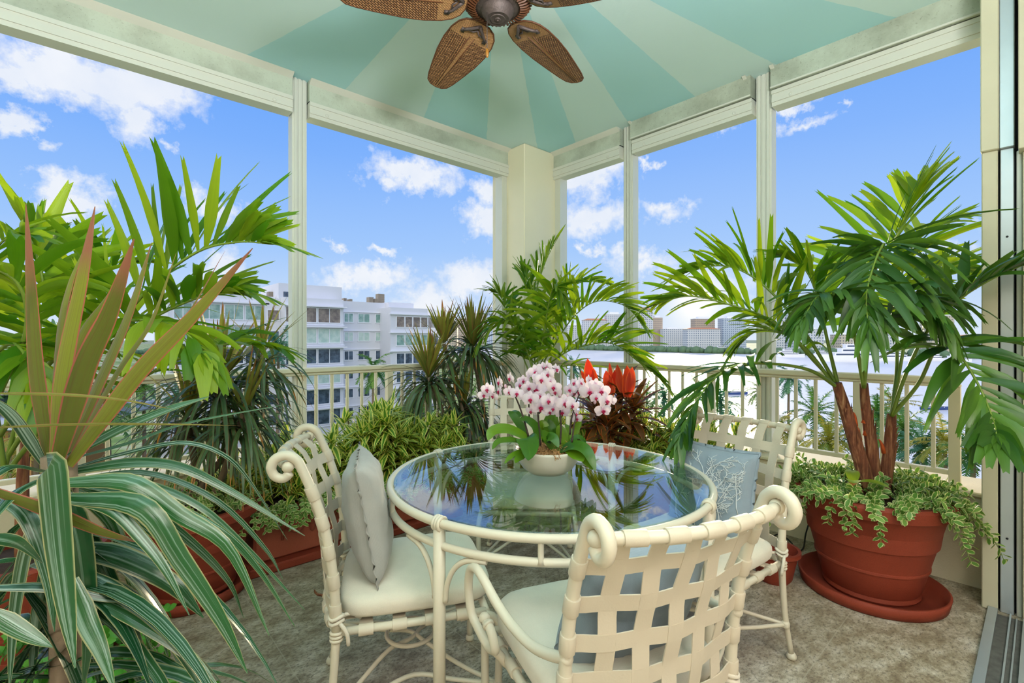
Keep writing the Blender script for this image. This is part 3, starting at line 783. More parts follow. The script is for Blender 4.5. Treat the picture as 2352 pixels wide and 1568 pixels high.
def orchids():
    base = TC+V((0, 0, .7432))
    root = thing('potted_orchid', 'white and magenta moth orchids in a low ivory bowl on the glass table', 'orchid', base)
    inv = V(base)
    L = lambda p: p-inv
    m = MB(); m.lathe([(.055, 0), (.072, .002), (.100, .022), (.120, .052), (.132, .088), (.135, .098), (.131, .100), (.126, .094), (.10, .07), (.02, .06)], 56, cap1=True)
    m.build('bowl', BOWLM, root)
    rnd = random.Random(4); m = MB()
    m.lathe([(.118, .084), (.10, .094), (.05, .105), (.01, .108)], 30, cap0=False)
    for k in range(420):
        a = rnd.uniform(0, 2*PI); r = .115*math.sqrt(rnd.random()); p = V((r*math.cos(a), r*math.sin(a), .098)); q = p
        pts = [q]
        for _ in range(4): q = q+V((rnd.uniform(-.012, .012), rnd.uniform(-.012, .012), rnd.uniform(-.006, .010))); pts.append(q)
        m.tube(pts, .0013, 4, caps=False)
    f = L(orchid_pt(950, 1210, 1.80))
    for k in range(14):
        q = f+V((rnd.uniform(-.012, .012), rnd.uniform(-.012, .012), .012)); m.tube([q, q+V((rnd.uniform(-.01, .01), -.005, -.012)), q+V((rnd.uniform(-.012, .012), -.008, -.028))], .001, 4, caps=False)
    m.build('moss', MOSS, root)
    leaves = [([(600,1000),(360,900),(180,920),(112,1030)],150,(1.88,1.80),0), ([(600,1000),(520,860),(420,720),(368,670)],105,(1.94,2.0),1), ([(760,1000),(680,850),(580,780),(508,775)],130,(1.90,1.86),0),
      ([(560,1040),(590,1010),(625,1120),(612,1282)],235,(1.88,1.72),2), ([(560,1060),(400,1030),(240,1050),(165,1145)],85,(1.86,1.76),0), ([(560,1150),(450,1200),(380,1250),(318,1322)],62,(1.82,1.74),0),
      ([(580,1180),(520,1240),(480,1270),(452,1315)],80,(1.80,1.73),2), ([(1010,1160),(1180,1100),(1340,1170),(1450,1410)],150,(1.86,1.74),0), ([(1100,1130),(1180,1190),(1250,1250),(1292,1298)],140,(1.84,1.76),2),
      ([(990,1120),(960,1000),(900,860),(862,765)],115,(1.92,1.95),0), ([(980,1180),(900,1080),(830,980),(788,905)],120,(1.86,1.84),2), ([(1010,1100),(1030,990),(1010,900),(1000,840)],150,(1.9,1.92),1),
      ([(1100,1090),(1130,1000),(1110,890),(1070,832)],95,(1.92,1.96),1), ([(1150,1060),(1180,950),(1220,860),(1275,800)],100,(1.98,2.04),1), ([(880,1100),(880,960),(900,800),(930,640)],215,(2.0,2.03),0),
      ([(800,1010),(740,900),(790,830),(870,850)],110,(1.94,1.93),1), ([(1140,1040),(1230,990),(1300,1030),(1325,1085)],70,(1.92,1.94),0), ([(840,1060),(860,1000),(930,1010),(990,1120)],120,(1.86,1.80),2),
      ([(520,740),(470,690),(440,672),(410,668)],70,(1.98,2.03),1), ([(1250,1220),(1330,1290),(1380,1340),(1410,1400)],90,(1.80,1.76),2)]
    for (pl, w, (d0, d1), k) in leaves:
        pts = catmull([L(orchid_pt(x, y, d0+(d1-d0)*i/3)) for i, (x, y) in enumerate(pl)], 16)
        wm = w/5.406/F_PX*1.9*1.12
        ws = [wm*max(.10, (math.sin(PI*min(1, .16+.84*(i/16)))**.6)) for i in range(17)]; ws[-1] = wm*.06; ws[0] = wm*.45
        m = MB(); m.id = rnd.randrange(900)
        if k == 1: ref = -FWD*.8+V((0, 0, .3))+RGT*.4
        elif k == 2: ref = -FWD+V((0, 0, .8))
        else: ref = V((0, 0, 1))-FWD*.75
        m.ribbon(pts, ws, ref, fold=.10); m.build('leaf', ORL, root)
    stems = [([(620,1000),(560,780),(500,600),(430,440),(395,345),(330,350),(240,420),(150,440)],1.88), ([(765,1110),(745,850),(730,640),(735,500),(700,330),(760,180),(850,120),(960,150)],1.90),
       ([(1010,1080),(1020,850),(1010,640),(1080,540),(1180,470),(1240,400)],1.88), ([(1130,960),(1150,760),(1215,540),(1280,440),(1420,470),(1540,520),(1600,590)],1.86), ([(1155,1055),(1180,850),(1200,740),(1150,620)],1.84),
       ([(625,750),(615,560),(560,420),(520,330)],1.94), ([(745,700),(850,560),(930,440),(900,330)],1.93)]
    for pl, d in stems:
        m = MB(); m.tube([L(orchid_pt(x, y, d)) for x, y in pl], [.0040-.0026*i/36 for i in range(37)], 7, sub=36); m.build('flower_stem', STEMM, root)
    # blossom prototype, facing +Z, size 1 = wing to wing
    def petal(m, ang, ln, wd, cup, r0=.02):
        u = V((math.cos(ang), math.sin(ang), 0)); w = V((-u.y, u.x, 0)); N = 7; m.id += 1
        vs = []; uvs = []
        for i in range(N+1):
            tt = i/N; ww = wd*math.sin(PI*(tt*.86+.09))**.65 if i < N else wd*.22
            for j in range(5):
                q = (j/4-.5)*2; z = cup*math.sin(tt*PI*.9)*.5-.10*tt*tt+.05*(1-q*q)
                vs.append(u*(r0+ln*(tt-(.05*q*q if i == N else 0)))+w*q*ww/2+V((0, 0, z*.6))); uvs.append((j/4, m.id+tt*.97+.01))
        m.add(vs, [(i*5+j, i*5+j+1, i*5+j+6, i*5+j+5) for i in range(N) for j in range(4)], uvs)
    m = MB()
    for a in (90, 218, 322): petal(m, math.radians(a), .46, .30, -.08)
    for a in (12, 168): petal(m, math.radians(a), .50, .52, .12)
    l = MB(); l.ball((0, 0, .09), .045, 8)
    for s in (-1, 1): l.ball((s*.065, -.045, .10), .062, 8, .7, 1.1, 1.3, axis=(s*.5, 0, 1))
    l.ball((0, -.13, .11), .075, 8, .8, 1.6, .8, axis=(0, -.5, 1)); l.tube([V((0, -.16, .11)), V((.03, -.22, .14)), V((.07, -.2, .16))], .012, 5)
    fl = [(105,400,75),(60,470,55),(255,310,70),(255,420,75),(390,260,70),(380,430,60),(180,480,50),(470,450,75),(500,340,60),(550,290,60),(620,380,80),(710,400,110),(640,520,90),(700,180,80),(650,210,60),(790,130,60),(850,120,70),
      (860,210,70),(780,280,80),(720,260,70),(880,300,60),(960,150,45),(930,370,80),(950,430,70),(870,370,50),(860,540,80),(950,540,60),(770,620,105),(650,670,40),(880,680,60),(930,640,50),(1070,570,100),(1030,680,85),(1160,600,70),
      (1200,700,60),(1215,760,50),(1180,450,60),(1240,420,90),(1190,320,60),(1260,320,70),(1370,420,105),(1370,290,60),(1450,340,70),(1520,420,95),(1450,500,65),(1580,540,90),(1540,660,90),(1640,540,50),(1130,400,50),(560,480,60),(760,480,60),(1300,380,70)]
    proto = lip = None
    for k, (x, y, r) in enumerate(fl):
        d = 1.80+rnd.uniform(0, .10)+(.06 if r < 65 else 0)
        if proto is None:
            proto = m.build('blossom', PETAL, root); lip = l.build('lip', LIP, proto); b = proto
        else:
            b = proto.copy(); C.objects.link(b); b.parent = root
            c = lip.copy(); C.objects.link(c); c.parent = b
        b.location = L(orchid_pt(x, y, d)); b.scale = (max(r, 66)*1.22*2/5.406/F_PX*1.85,)*3
        yaw = rnd.uniform(-.9, .9) if r < 80 else rnd.uniform(-.35, .35)
        if x < 450: yaw -= .5
        if x > 1300: yaw += .2
        fdir = (-FWD*math.cos(yaw)+RGT*math.sin(yaw)+V((0, 0, rnd.uniform(-.35, .1)))).normalized()
        q = fdir.to_track_quat('Z', 'Y') @ Matrix.Rotation(rnd.uniform(-.25, .25), 3, 'Z').to_quaternion()
        b.rotation_mode = 'QUATERNION'; b.rotation_quaternion = q
    m = MB()
    for (x, y) in ((1000,480),(1040,500),(1095,480),(1010,455),(330,360),(1440,560),(1290,470)): m.ball(L(orchid_pt(x, y, 1.88)), .006, 7, 1, 1, 1.4)
    m.build('flower_bud', simple('orchid_bud', srgb(216, 178, 190), .5), root)
orchids()
# ================================================================== pots
def terracotta(name, col):
    t = NT(name); co = t.coord(); n = t.noise(co, 5, 5, .6); f = t.noise(co, 260, 3, .7)
    c = t.mix(n, tuple(x*.78 for x in col[:3])+(1,), tuple(x*1.15 for x in col[:3])+(1,))
    c = t.mix(t.ramp(f, [(.35, (.5,.5,.5)), (.5, (0,0,0))]), c, tuple(x*.6 for x in col[:3])+(1,))
    return t.done(t.bsdf(c, .62, 0, .3, t.bump(f, .15, .002)))
TERRA = terracotta('terracotta', srgb(146, 62, 42)); TERRA2 = terracotta('terracotta_rough', srgb(164, 86, 64))
SOIL = simple('potting_soil', srgb(62, 46, 34), .95, var=.4, scale=40, bump=.8, bscale=90)
def round_pot(root, c, rt, rb, h, saucer=None):
    c = V(c)
    m = MB(); m.lathe([(rb*.6, .0), (rb*.98, .0), (rb*1.02, .012), (rb, .030), (rb*1.03, .04), (rb+(rt-rb)*.28, h*.30), (rb+(rt-rb)*.28+.006, h*.305), (rb+(rt-rb)*.28+.006, h*.325), (rb+(rt-rb)*.30, h*.33),
        (rb+(rt-rb)*.80, h*.80), (rt-.005, h*.86), (rt+.012, h*.87), (rt+.020, h*.97), (rt+.012, h), (rt-.012, h), (rt-.022, h*.93), (rt*.85, h*.55)], 64, c)
    m.build('pot', TERRA, root, 35, world=True)
    m = MB(); m.lathe([(rt-.02, h*.90), (rt*.5, h*.92), (.01, h*.93)], 40, c, cap0=False); m.build('soil', SOIL, root, world=True)
# ================================================================== leaf kit
G0 = V((0, 0, -1))
def blade(m, p, d, L, w, droop, ref=None, n=8, fold=.12, prof='strap', cut=False, twist=0.0):
    d = d.normalized(); pts = [V(p)]; q = V(p); dd = V(d)
    for i in range(n):
        q = q+dd*(L/n); dd = (dd+G0*droop/n).normalized(); pts.append(V(q))
    ws = []
    for i in range(n+1):
        t = i/n
        if prof == 'strap': k = min(1, .45+t*2.2)*max(.04, (1-t**2.2))**.8
        elif prof == 'oval': k = math.sin(PI*min(1, .07+t*.93))**.75
        elif prof == 'pinna': k = min(1, .30+t*2.6)*(1-.62*max(0, t-.35)/.65)
        elif prof == 'fish': k = min(1, .30+t*2.0)*(1-.66*max(0, t-.40)/.60)
        else: k = max(.05, 1-t)
        ws.append(w*k)
    if ref is None: ref = V((0, 0, 1))
    m.ribbon(pts, ws, ref, fold=fold, notch=(L*.05 if prof in ('pinna', 'fish') else 0))
def frond(m, ms, path, L, w, rnd, pairs=22, up=(40, 40), start=.22, droop=.9, prof='pinna', a0=72, a1=24, rw=.009, up_axis=V((0,0,1)), lenf=None, taper=.5, jit=.22):
    """ms: builder of the stalk; m: builder of the blades; path: world points"""
    P = catmull(path, 40)
    ms.tube(P[:39], [rw*(1-.75*i/38) for i in range(39)], 6)
    for k in range(pairs):
        t = start+(1-start)*(k+.3)/pairs
        f = t*39; i = int(f); p = P[i].lerp(P[i+1], f-i); T = (P[min(i+1, 40)]-P[i]).normalized()
        S = T.cross(up_axis)
        if S.length < .1: S = T.cross(FWD)
        S.normalize(); N = S.cross(T)
        s = (t-start)/(1-start)
        ll = L*(lenf(s) if lenf else (math.sin(PI*(.22+.70*s))**.6*(1-taper*s**2.5)))
        for side in (-1, 1):
            v = math.radians((up[0] if side < 0 else up[1])+rnd.uniform(-22, 22))
            a = math.radians(a0+(a1-a0)*s+rnd.uniform(-13, 13))
            d = T*math.cos(a)+(S*side*math.cos(v)+N*math.sin(v))*math.sin(a)
            n = d.cross(T).normalized(); n = n if n.z > 0 else -n
            blade(m, p, d, ll*rnd.uniform(1-jit, 1+jit), w*rnd.uniform(.5, .95), droop*rnd.uniform(.3, 1.5), ref=(n+V((rnd.uniform(-.4,.4), rnd.uniform(-.4,.4), 0))).normalized(), n=7, fold=.14, prof=prof)
    # terminal blades
    T = (P[40]-P[37]).normalized(); S = T.cross(up_axis).normalized()
    for a in (-.35, -.1, .15, .4):
        blade(m, P[38], T+S*a, L*.55*rnd.uniform(.8, 1.1), w*.8, droop*.8, n=6, prof=prof)
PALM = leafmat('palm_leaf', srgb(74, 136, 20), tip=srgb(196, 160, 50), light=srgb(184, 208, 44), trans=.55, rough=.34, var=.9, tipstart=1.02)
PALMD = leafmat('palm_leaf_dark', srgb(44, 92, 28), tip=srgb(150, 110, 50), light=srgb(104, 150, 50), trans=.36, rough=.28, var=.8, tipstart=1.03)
STALK = simple('palm_stalk', srgb(112, 138, 48), .45, var=.3, scale=20)
DRAC = leafmat('dracaena_leaf', srgb(44, 92, 52), edge=srgb(120, 58, 44), ew=.10, tip=srgb(176, 120, 50), light=srgb(92, 124, 48), trans=.22, rough=.30, var=.7, stripes=.25, mid=srgb(176, 188, 160), tipstart=.94)
DRACU = leafmat('dracaena_leaf_upright', srgb(84, 96, 28), edge=srgb(160, 84, 74), ew=.12, tip=srgb(130, 84, 66), light=srgb(132, 142, 40), trans=.35, rough=.36, var=.8, stripes=.35, mid=srgb(96, 66, 40), tipstart=.80)
DRACW = leafmat('striped_strap_leaf', srgb(18, 62, 34), edge=srgb(150, 150, 104), ew=.08, tip=srgb(196, 130, 60), light=srgb(50, 100, 50), trans=.15, rough=.22, var=.7, stripes=.46, freq=6.0, sth=(.50, .66), mid=srgb(176, 204, 190), tipstart=1.0)  # pale stripes: leaf variegation with the whitish sheen painted in
SONG = leafmat('song_of_india_leaf', srgb(98, 156, 48), edge=srgb(255, 252, 140), ew=.50, light=srgb(140, 190, 70), trans=.42, rough=.35, var=.6)
GCOV = leafmat('variegated_leaf', srgb(104, 158, 66), edge=srgb(236, 240, 176), ew=.28, light=srgb(156, 200, 96), trans=.32, rough=.40, var=.7)
CORD = leafmat('cordyline_leaf', srgb(120, 84, 48), edge=srgb(206, 100, 44), ew=.14, light=srgb(120, 88, 34), trans=.25, rough=.3, var=.7)
CORDR = leafmat('cordyline_red_leaf', srgb(236, 52, 30), edge=srgb(250, 110, 50), ew=.2, light=srgb(226, 84, 40), trans=.4, rough=.35, var=.7)
BARK = simple('palm_trunk_bark', srgb(138, 88, 64), .8, var=.6, scale=18, bump=.7, bscale=60)
def barkmat():
    t = NT('peeling_sheath_bark'); co = t.coord(); m = t.n('ShaderNodeMapping', {'Vector': co}); m.inputs['Scale'].default_value = (60, 60, 5)
    n = t.noise(m.outputs[0], 1.0, 5, .65); n2 = t.noise(co, 14, 3)
    c = t.ramp(n, [(.32, srgb(70, 38, 28)), (.48, srgb(126, 74, 50)), (.60, srgb(168, 118, 82)), (.74, srgb(204, 166, 122))])
    c = t.mix(t.math('MULTIPLY', n2, .5), c, srgb(112, 60, 44))
    return t.done(t.bsdf(c, .8, normal=t.bump(n, .9, .006)))
BARK = barkmat()
BARKG = simple('dracaena_trunk_bark', srgb(120, 104, 84), .85, var=.3, scale=30, bump=.6, bscale=70)
DRACY = leafmat('dracaena_leaf_olive', srgb(112, 128, 50), edge=srgb(164, 110, 70), ew=.12, tip=srgb(150, 100, 60), light=srgb(184, 180, 80), trans=.35, rough=.36, var=.8, tipstart=.9)
def head(m, mt, c, n, L, w, rnd, top=.35, droop=(1.0, 2.4), axis=V((0, 0, 1)), elev=(-35, 80)):
    """crown of strap leaves; mt collects the upright young ones"""
    for k in range(n):
        up = k < n*top
        az = rnd.uniform(0, 2*PI)
        e = math.radians(rnd.uniform(48, elev[1]) if up else rnd.uniform(elev[0], 50))
        d = V((math.cos(az)*math.cos(e), math.sin(az)*math.cos(e), math.sin(e)))
        ll = L*rnd.uniform(.75, 1.1)*(.8 if up else 1)
        blade(mt if up else m, V(c)-axis*(0 if up else rnd.uniform(0, .12))+d*.012, d, ll, w*rnd.uniform(.8, 1.2), rnd.uniform(.05, .5) if up else rnd.uniform(*droop), n=9, fold=.14)
def rosette(m, c, up, n, L, w, rnd, droop=1.1):
    b = basis(up, V((.3, .2, .1)))
    for k in range(n):
        t = k/n; az = k*2.4+rnd.uniform(-.2, .2); e = math.radians(72-74*t+rnd.uniform(-8, 8))
        d = b[0]*math.sin(e)+(b[1]*math.cos(az)+b[2]*math.sin(az))*math.cos(e)
        blade(m, V(c)-b[0]*.07*t, d, L*rnd.uniform(.75, 1.1)*(.65+.35*t), w, droop*rnd.uniform(.5, 1.4), n=5, fold=.08)
def sprig(m, ms, p, d, L, rnd, leaf=.026, droop=1.6, gap=.016):
    d = d.normalized(); q = V(p); pts = [V(q)]; k = 0
    n = max(3, int(L/gap)); 
    for i in range(n):
        d = (d+G0*droop/n*.6).normalized(); q = q+d*gap; pts.append(V(q))
        s = d.cross(V((0, 0, 1))); s = s.normalized() if s.length > .05 else V((1, 0, 0)); u = s.cross(d)
        a = (i % 2)*PI/2+rnd.uniform(-.4, .4)
        for sg in (-1, 1):
            o = (s*math.cos(a)+u*math.sin(a))*sg
            blade(m, q, o*.9+d*.55+V((0, 0, .2)), leaf*rnd.uniform(.7, 1.15), leaf*.58, .8, n=4, fold=.10, prof='oval', ref=(d+V((0, 0, .6))).normalized())
    ms.tube(pts, .0014, 4, caps=False)
LOCALW = True
def B(mb, name, mat, root, smooth=True): return mb.build(name, mat, root, smooth, world=True)
# ================================================================== foreground dracaena
def fg():
    rnd = random.Random(11); c = W(135, 1075, .76)
    root = thing('potted_dracaena', 'large striped dracaena nearest the viewer, its leaves arching across the lower left', 'plant', (c.x, c.y, 0))
    hero = [([(110,1060),(80,850),(70,680),(59,468)],41,0,.76,.80),([(122,1060),(142,850),(185,640),(218,474)],46,0,.75,.80),([(115,1060),(135,770),(158,655),(192,573)],30,0,.80,.88),
      ([(128,1062),(188,850),(250,715),(308,548)],52,0,.74,.72),([(140,1065),(232,860),(295,715),(348,557)],46,0,.77,.80),([(150,1065),(268,855),(345,740),(405,580)],24,0,.80,.86),([(155,1068),(310,860),(440,725),(580,570)],44,0,.75,.74),
      ([(160,1068),(306,855),(420,735),(517,576)],12,0,.82,.9),([(120,1060),(170,800),(240,690),(300,610)],34,0,.82,.92),([(100,1065),(30,960),(-40,900)],30,1,.76,.7),
      ([(-20,903),(150,906),(280,918),(400,940)],7,0,.6,.66),([(-20,982),(180,974),(380,974),(542,977)],6,0,.62,.68),
      ([(156,1047),(275,983),(389,937),(481,910)],27,1,.76,.86),([(169,1051),(298,1015),(435,969),(660,928)],11,1,.78,.95),([(151,1079),(275,1042),(412,1015),(504,1038),(568,1097),(660,1240)],15,1,.78,.92),
      ([(151,1083),(298,1060),(412,1070),(527,1125),(700,1230)],30,1,.77,.9),([(151,1106),(298,1106),(412,1180),(527,1262),(618,1459)],42,1,.74,.78),([(156,1102),(320,1106),(458,1161),(572,1262),(700,1400)],20,1,.78,.9),
      ([(156,1143),(320,1161),(412,1285),(504,1422),(568,1546)],50,1,.72,.70),([(156,1148),(252,1166),(320,1230),(380,1308),(435,1413)],30,1,.72,.70),([(156,1106),(343,1143),(504,1216),(595,1308),(678,1440)],22,1,.76,.86),
      ([(-20,1126),(137,1184),(229,1221),(311,1244)],30,0,.64,.72),([(165,1253),(275,1276),(389,1335),(467,1418)],56,1,.76,.8),([(174,1308),(275,1367),(389,1459),(460,1580)],42,1,.74,.74),
      ([(206,1367),(320,1427),(435,1505),(505,1580)],30,1,.72,.70),([(108,1070),(112,1082),(128,1250),(148,1400),(172,1534)],74,2,.68,.60),([(165,1331),(197,1422),(229,1491),(265,1590)],46,1,.7,.66),
      ([(-20,1232),(40,1246),(98,1292)],30,1,.62,.66),([(-20,1405),(55,1450),(121,1486)],40,1,.6,.62),([(-20,1349),(114,1349),(229,1372),(330,1386)],22,1,.66,.74),([(150,1120),(250,1190),(300,1330),(330,1420),(355,1568)],30,1,.80,.84),
      ([(150,1130),(230,1290),(300,1440),(345,1560)],36,1,.8,.82),([(140,1120),(180,1230),(200,1420),(190,1590)],50,1,.74,.72),([(120,1130),(60,1240),(30,1400),(20,1590)],46,1,.74,.7),([(130,1140),(110,1280),(80,1430),(70,1590)],50,1,.78,.76),
      ([(150,1110),(300,1150),(420,1230),(520,1330),(560,1420)],24,1,.84,.96),([(150,1115),(320,1200),(430,1290),(500,1380)],20,1,.82,.9),([(160,1100),(340,1085),(500,1150),(610,1260),(650,1330)],16,1,.84,1.0),
      ([(110,1080),(20,1070),(-60,1130)],40,1,.74,.62),([(110,1090),(30,1130),(-50,1230)],44,1,.72,.6),([(-20,1130),(60,1180),(110,1320),(125,1450)],38,1,.7,.66)]
    mu, mw = MB(), MB()
    for pl, wpx, kind, d0, d1 in hero:
        n = len(pl); pts = catmull([W(x, y, d0+(d1-d0)*i/(n-1)) for i, (x, y) in enumerate(pl)], 18)
        w = wpx/F_PX*(d0+d1)/2
        ws = [w*min(1, .55+i/18*2)*max(.03, 1-(i/18)**2.6)**.85 for i in range(19)]
        q = pl[-1][0]-pl[0][0]
        ref = (-FWD+RGT*rnd.uniform(-.5, .5)+V((0, 0, rnd.uniform(.0, .4)))) if kind in (0, 2) else (V((0, 0, 1))-FWD*rnd.uniform(.5, 1.3)+RGT*rnd.uniform(-.3, .3))
        (mu if kind == 0 else mw).ribbon(pts, ws, ref.normalized(), fold=rnd.uniform(-.16, -.08))
    for k in range(70):      # the drooping mass lower down the stem
        az = rnd.uniform(-PI*.75, PI*.75); e = math.radians(rnd.uniform(-60, 25))
        h = FWD*math.cos(az)+RGT*math.sin(az)
        if h.dot(FWD) < -.45: h = h+FWD*.5
        p = V((c.x, c.y, rnd.uniform(.55, 1.0)))+RGT*rnd.uniform(-.06, .04)
        blade(mw, p, h*math.cos(e)+V((0, 0, math.sin(e))), rnd.uniform(.28, .48), rnd.uniform(.02, .034), rnd.uniform(1.2, 2.6), n=9)
    B(mu, 'upright_leaves', DRACU, root); B(mw, 'arching_leaves', DRACW, root)
    m = MB(); b = V((c.x, c.y, 0)); m.tube([b+V((0,0,.30)), b+V((.01,.01,.7)), c+V((0,0,.02))], [.022]*9, 10, sub=8); B(m, 'trunk', BARKG, root)
    round_pot(root, b, .20, .14, .36)
fg()
# ================================================================== tall palm at the left
def leftpalm():
    rnd = random.Random(21); base = XD(-2.0, 2.0)
    root = thing('potted_palm', 'tall bright green palm behind the striped dracaena at the left', 'plant', (base.x, base.y, 0))
    fr = [([(20,1080),(110,960),(220,810),(340,665),(450,580),(545,556),(625,560)],1.75,1.5,.40,.050,(62,58),26,.4), ([(10,1060),(120,900),(250,790),(370,720),(470,680),(560,672)],1.8,1.6,.36,.05,(50,40),24,.8),
       ([(10,1080),(60,880),(100,700),(85,590),(50,500)],1.8,1.7,.36,.055,(45,45),16,.6), ([(0,1000),(90,860),(210,760),(330,735),(420,760),(480,830)],1.65,1.35,.28,.06,(5,0),16,1.3),
       ([(10,1080),(-30,800),(-40,650),(0,560),(60,540)],1.7,1.5,.34,.05,(40,40),14,.8), ([(20,1080),(180,960),(340,860),(470,800),(570,790),(640,800)],2.0,1.9,.28,.042,(25,20),20,.8),
       ([(0,1000),(100,840),(180,700),(250,620),(330,600)],2.0,2.0,.34,.05,(50,50),18,.7), ([(0,900),(60,760),(40,650),(-60,600)],1.5,1.3,.3,.05,(20,20),14,1.2),
       ([(0,950),(-30,850),(20,790),(60,820),(80,900)],1.5,1.35,.3,.045,(0,0),14,1.3)]
    for pl, d0, d1, L, w, up, n, dr in fr:
        k = len(pl); path = [base+V((0, 0, .9))]+[W(x, y, d0+(d1-d0)*i/(k-1)) for i, (x, y) in enumerate(pl)]
        path = path[1:]
        m, ms = MB(), MB(); m.id = rnd.randrange(500)
        frond(m, ms, path, L, w, rnd, pairs=n, up=up, droop=dr, start=.25, prof='fish' if w > .049 else 'pinna', a0=78, a1=22)
        st = B(ms, 'frond', STALK, root); mi = B(m, 'leaflets', PALM, st) if False else None
        o = m.build('leaflets', PALM, None); o.parent = st
        o.data.transform(root.matrix_basis.inverted())
    m = MB()
    for k in range(3):
        a = k*2.1; b = V((base.x+.05*math.cos(a), base.y+.05*math.sin(a), .36)); m.tube([b, b+V((0,0,.35)), b+V((.02, 0, .62))], [.024, .022, .02, .018, .016, .014, .013], 10, sub=6)
    B(m, 'trunk', BARK, root)
    round_pot(root, (base.x, base.y, 0), .24, .17, .40)
leftpalm()
# ================================================================== dracaena in the terracotta bowl
def bowldrac():
    rnd = random.Random(31); b = XD(-1.60, 2.42)
    root = thing('potted_dracaena', 'bushy dracaena with drooping narrow leaves in a round terracotta pot at the left', 'plant', (b.x, b.y, 0))
    round_pot(root, b+V((0,0,.03)), .285, .18, .42)
    mg, mt, tr = MB(), MB(), MB()
    for (px, py, d, n, L) in ((505,880,2.40,150,.52),(600,815,2.5,60,.40),(430,960,2.35,70,.42),(560,950,2.3,60,.42)):
        c = W(px, py, d); head(mg, mt, c, n, L, .023, rnd, top=.22, droop=(1.2, 3.0))
        tr.tube([b+V((rnd.uniform(-.06,.06), rnd.uniform(-.06,.06), .42)), (b+c)/2+V((.02, 0, .15)), c], [.016]*9, 8, sub=8)
    B(mg, 'drooping_leaves', DRAC, root); B(mt, 'upright_leaves', DRACY, root); B(tr, 'trunk', BARKG, root)
    m, ms = MB(), MB()
    for k in range(90):
        a = rnd.uniform(0, 2*PI); r = .25*math.sqrt(rnd.random()); sprig(m, ms, b+V((r*math.cos(a), r*math.sin(a), .43)), V((math.cos(a)*r*2.4, math.sin(a)*r*2.4, rnd.uniform(.4, 1))), rnd.uniform(.07, .13), rnd, leaf=.03)
    B(m, 'ground_cover', GCOV, root)
    c = MB(); c.lathe([(.22, .0), (.235, .004), (.245, .055), (.236, .058), (.226, .014), (.02, .012)], 56, (b.x, b.y, .0)); o = c.build('plant_saucer', TERRA)
    tag(o, 'terracotta saucer under the round pot of the drooping dracaena', 'saucer')
bowldrac()
# ================================================================== rectangular planters by the left parapet
def planter_box(root, x0, x1, y0, y1, h, mat=None):
    m = MB(); rbox(m, (x0, y0, .05), (x1, y1, h-.04), .012); rbox(m, (x0-.015, y0-.015, h-.045), (x1+.015, y1+.015, h), .01)
    B(m, 'planter', mat or TERRA2, root, 30)
    m = MB(); m.box((x0+.02, y0+.02, h), (x1-.02, y1-.02, h+.004)); B(m, 'soil', SOIL, root, False)
    m = MB(); cx, cz = (x0+x1)/2, h*.5    # moulded garland
    for s in (-1, 1):
        m.tube([V((cx+s*.03, y0-.003, cz+.05)), V((cx+s*.09, y0-.006, cz+.015)), V((cx+s*.15, y0-.003, cz+.05))], .011, 6, sub=10)
        m.ball((cx+s*.16, y0, cz+.055), .02, 8, 1, .6, 1); m.tube([V((cx+s*.16, y0, cz+.05)), V((cx+s*.165, y0, cz-.02))], .009, 6)
    m.ball((cx, y0, cz+.05), .024, 8, 1, .6, 1); m.ball((cx, y0, cz+.015), .018, 8, 1, .6, 1.6)
    B(m, 'relief', mat or TERRA2, root)
def shrub(root, x0, x1, y0, y1, z0, z1, n, rnd, L=.15, cover=40, lean=V((0, -.3, 0)), zf=None):
    m, st, gm, gs = MB(), MB(), MB(), MB()
    for k in range(n):
        x = rnd.uniform(x0, x1); y = rnd.uniform(y0, y1); t = rnd.random()**.7
        zt = zf(x) if zf else z1
        z = z0+(zt-z0)*t+(rnd.uniform(-.02, .10) if t > .8 else 0)
        c = V((x, y, z)); up = V((rnd.uniform(-.5, .5), rnd.uniform(-.6, .3), rnd.uniform(.5, 1)))+lean*(1.2-t)
        rosette(m, c, up.normalized(), 17, L*1.25*rnd.uniform(.75, 1.15), .040, rnd, .8)
        b = V((x+rnd.uniform(-.08, .08), (y0+y1)/2+.05, z0-.05)); st.tube([b, (b+c)/2+V((0, 0, .03)), c], .004, 5, sub=5)
    B(m, 'foliage', SONG, root); B(st, 'stem', BARKG, root)
    for k in range(cover):
        x = rnd.uniform(x0, x1); p = V((x, y0+rnd.uniform(-.02, .06), z0-.06)); sprig(gm, gs, p, V((rnd.uniform(-.5, .5), -1, rnd.uniform(.1, .9))), rnd.uniform(.08, .2), rnd, leaf=.034, droop=2.4, gap=.02)
    if cover: B(gm, 'ground_cover', GCOV, root)
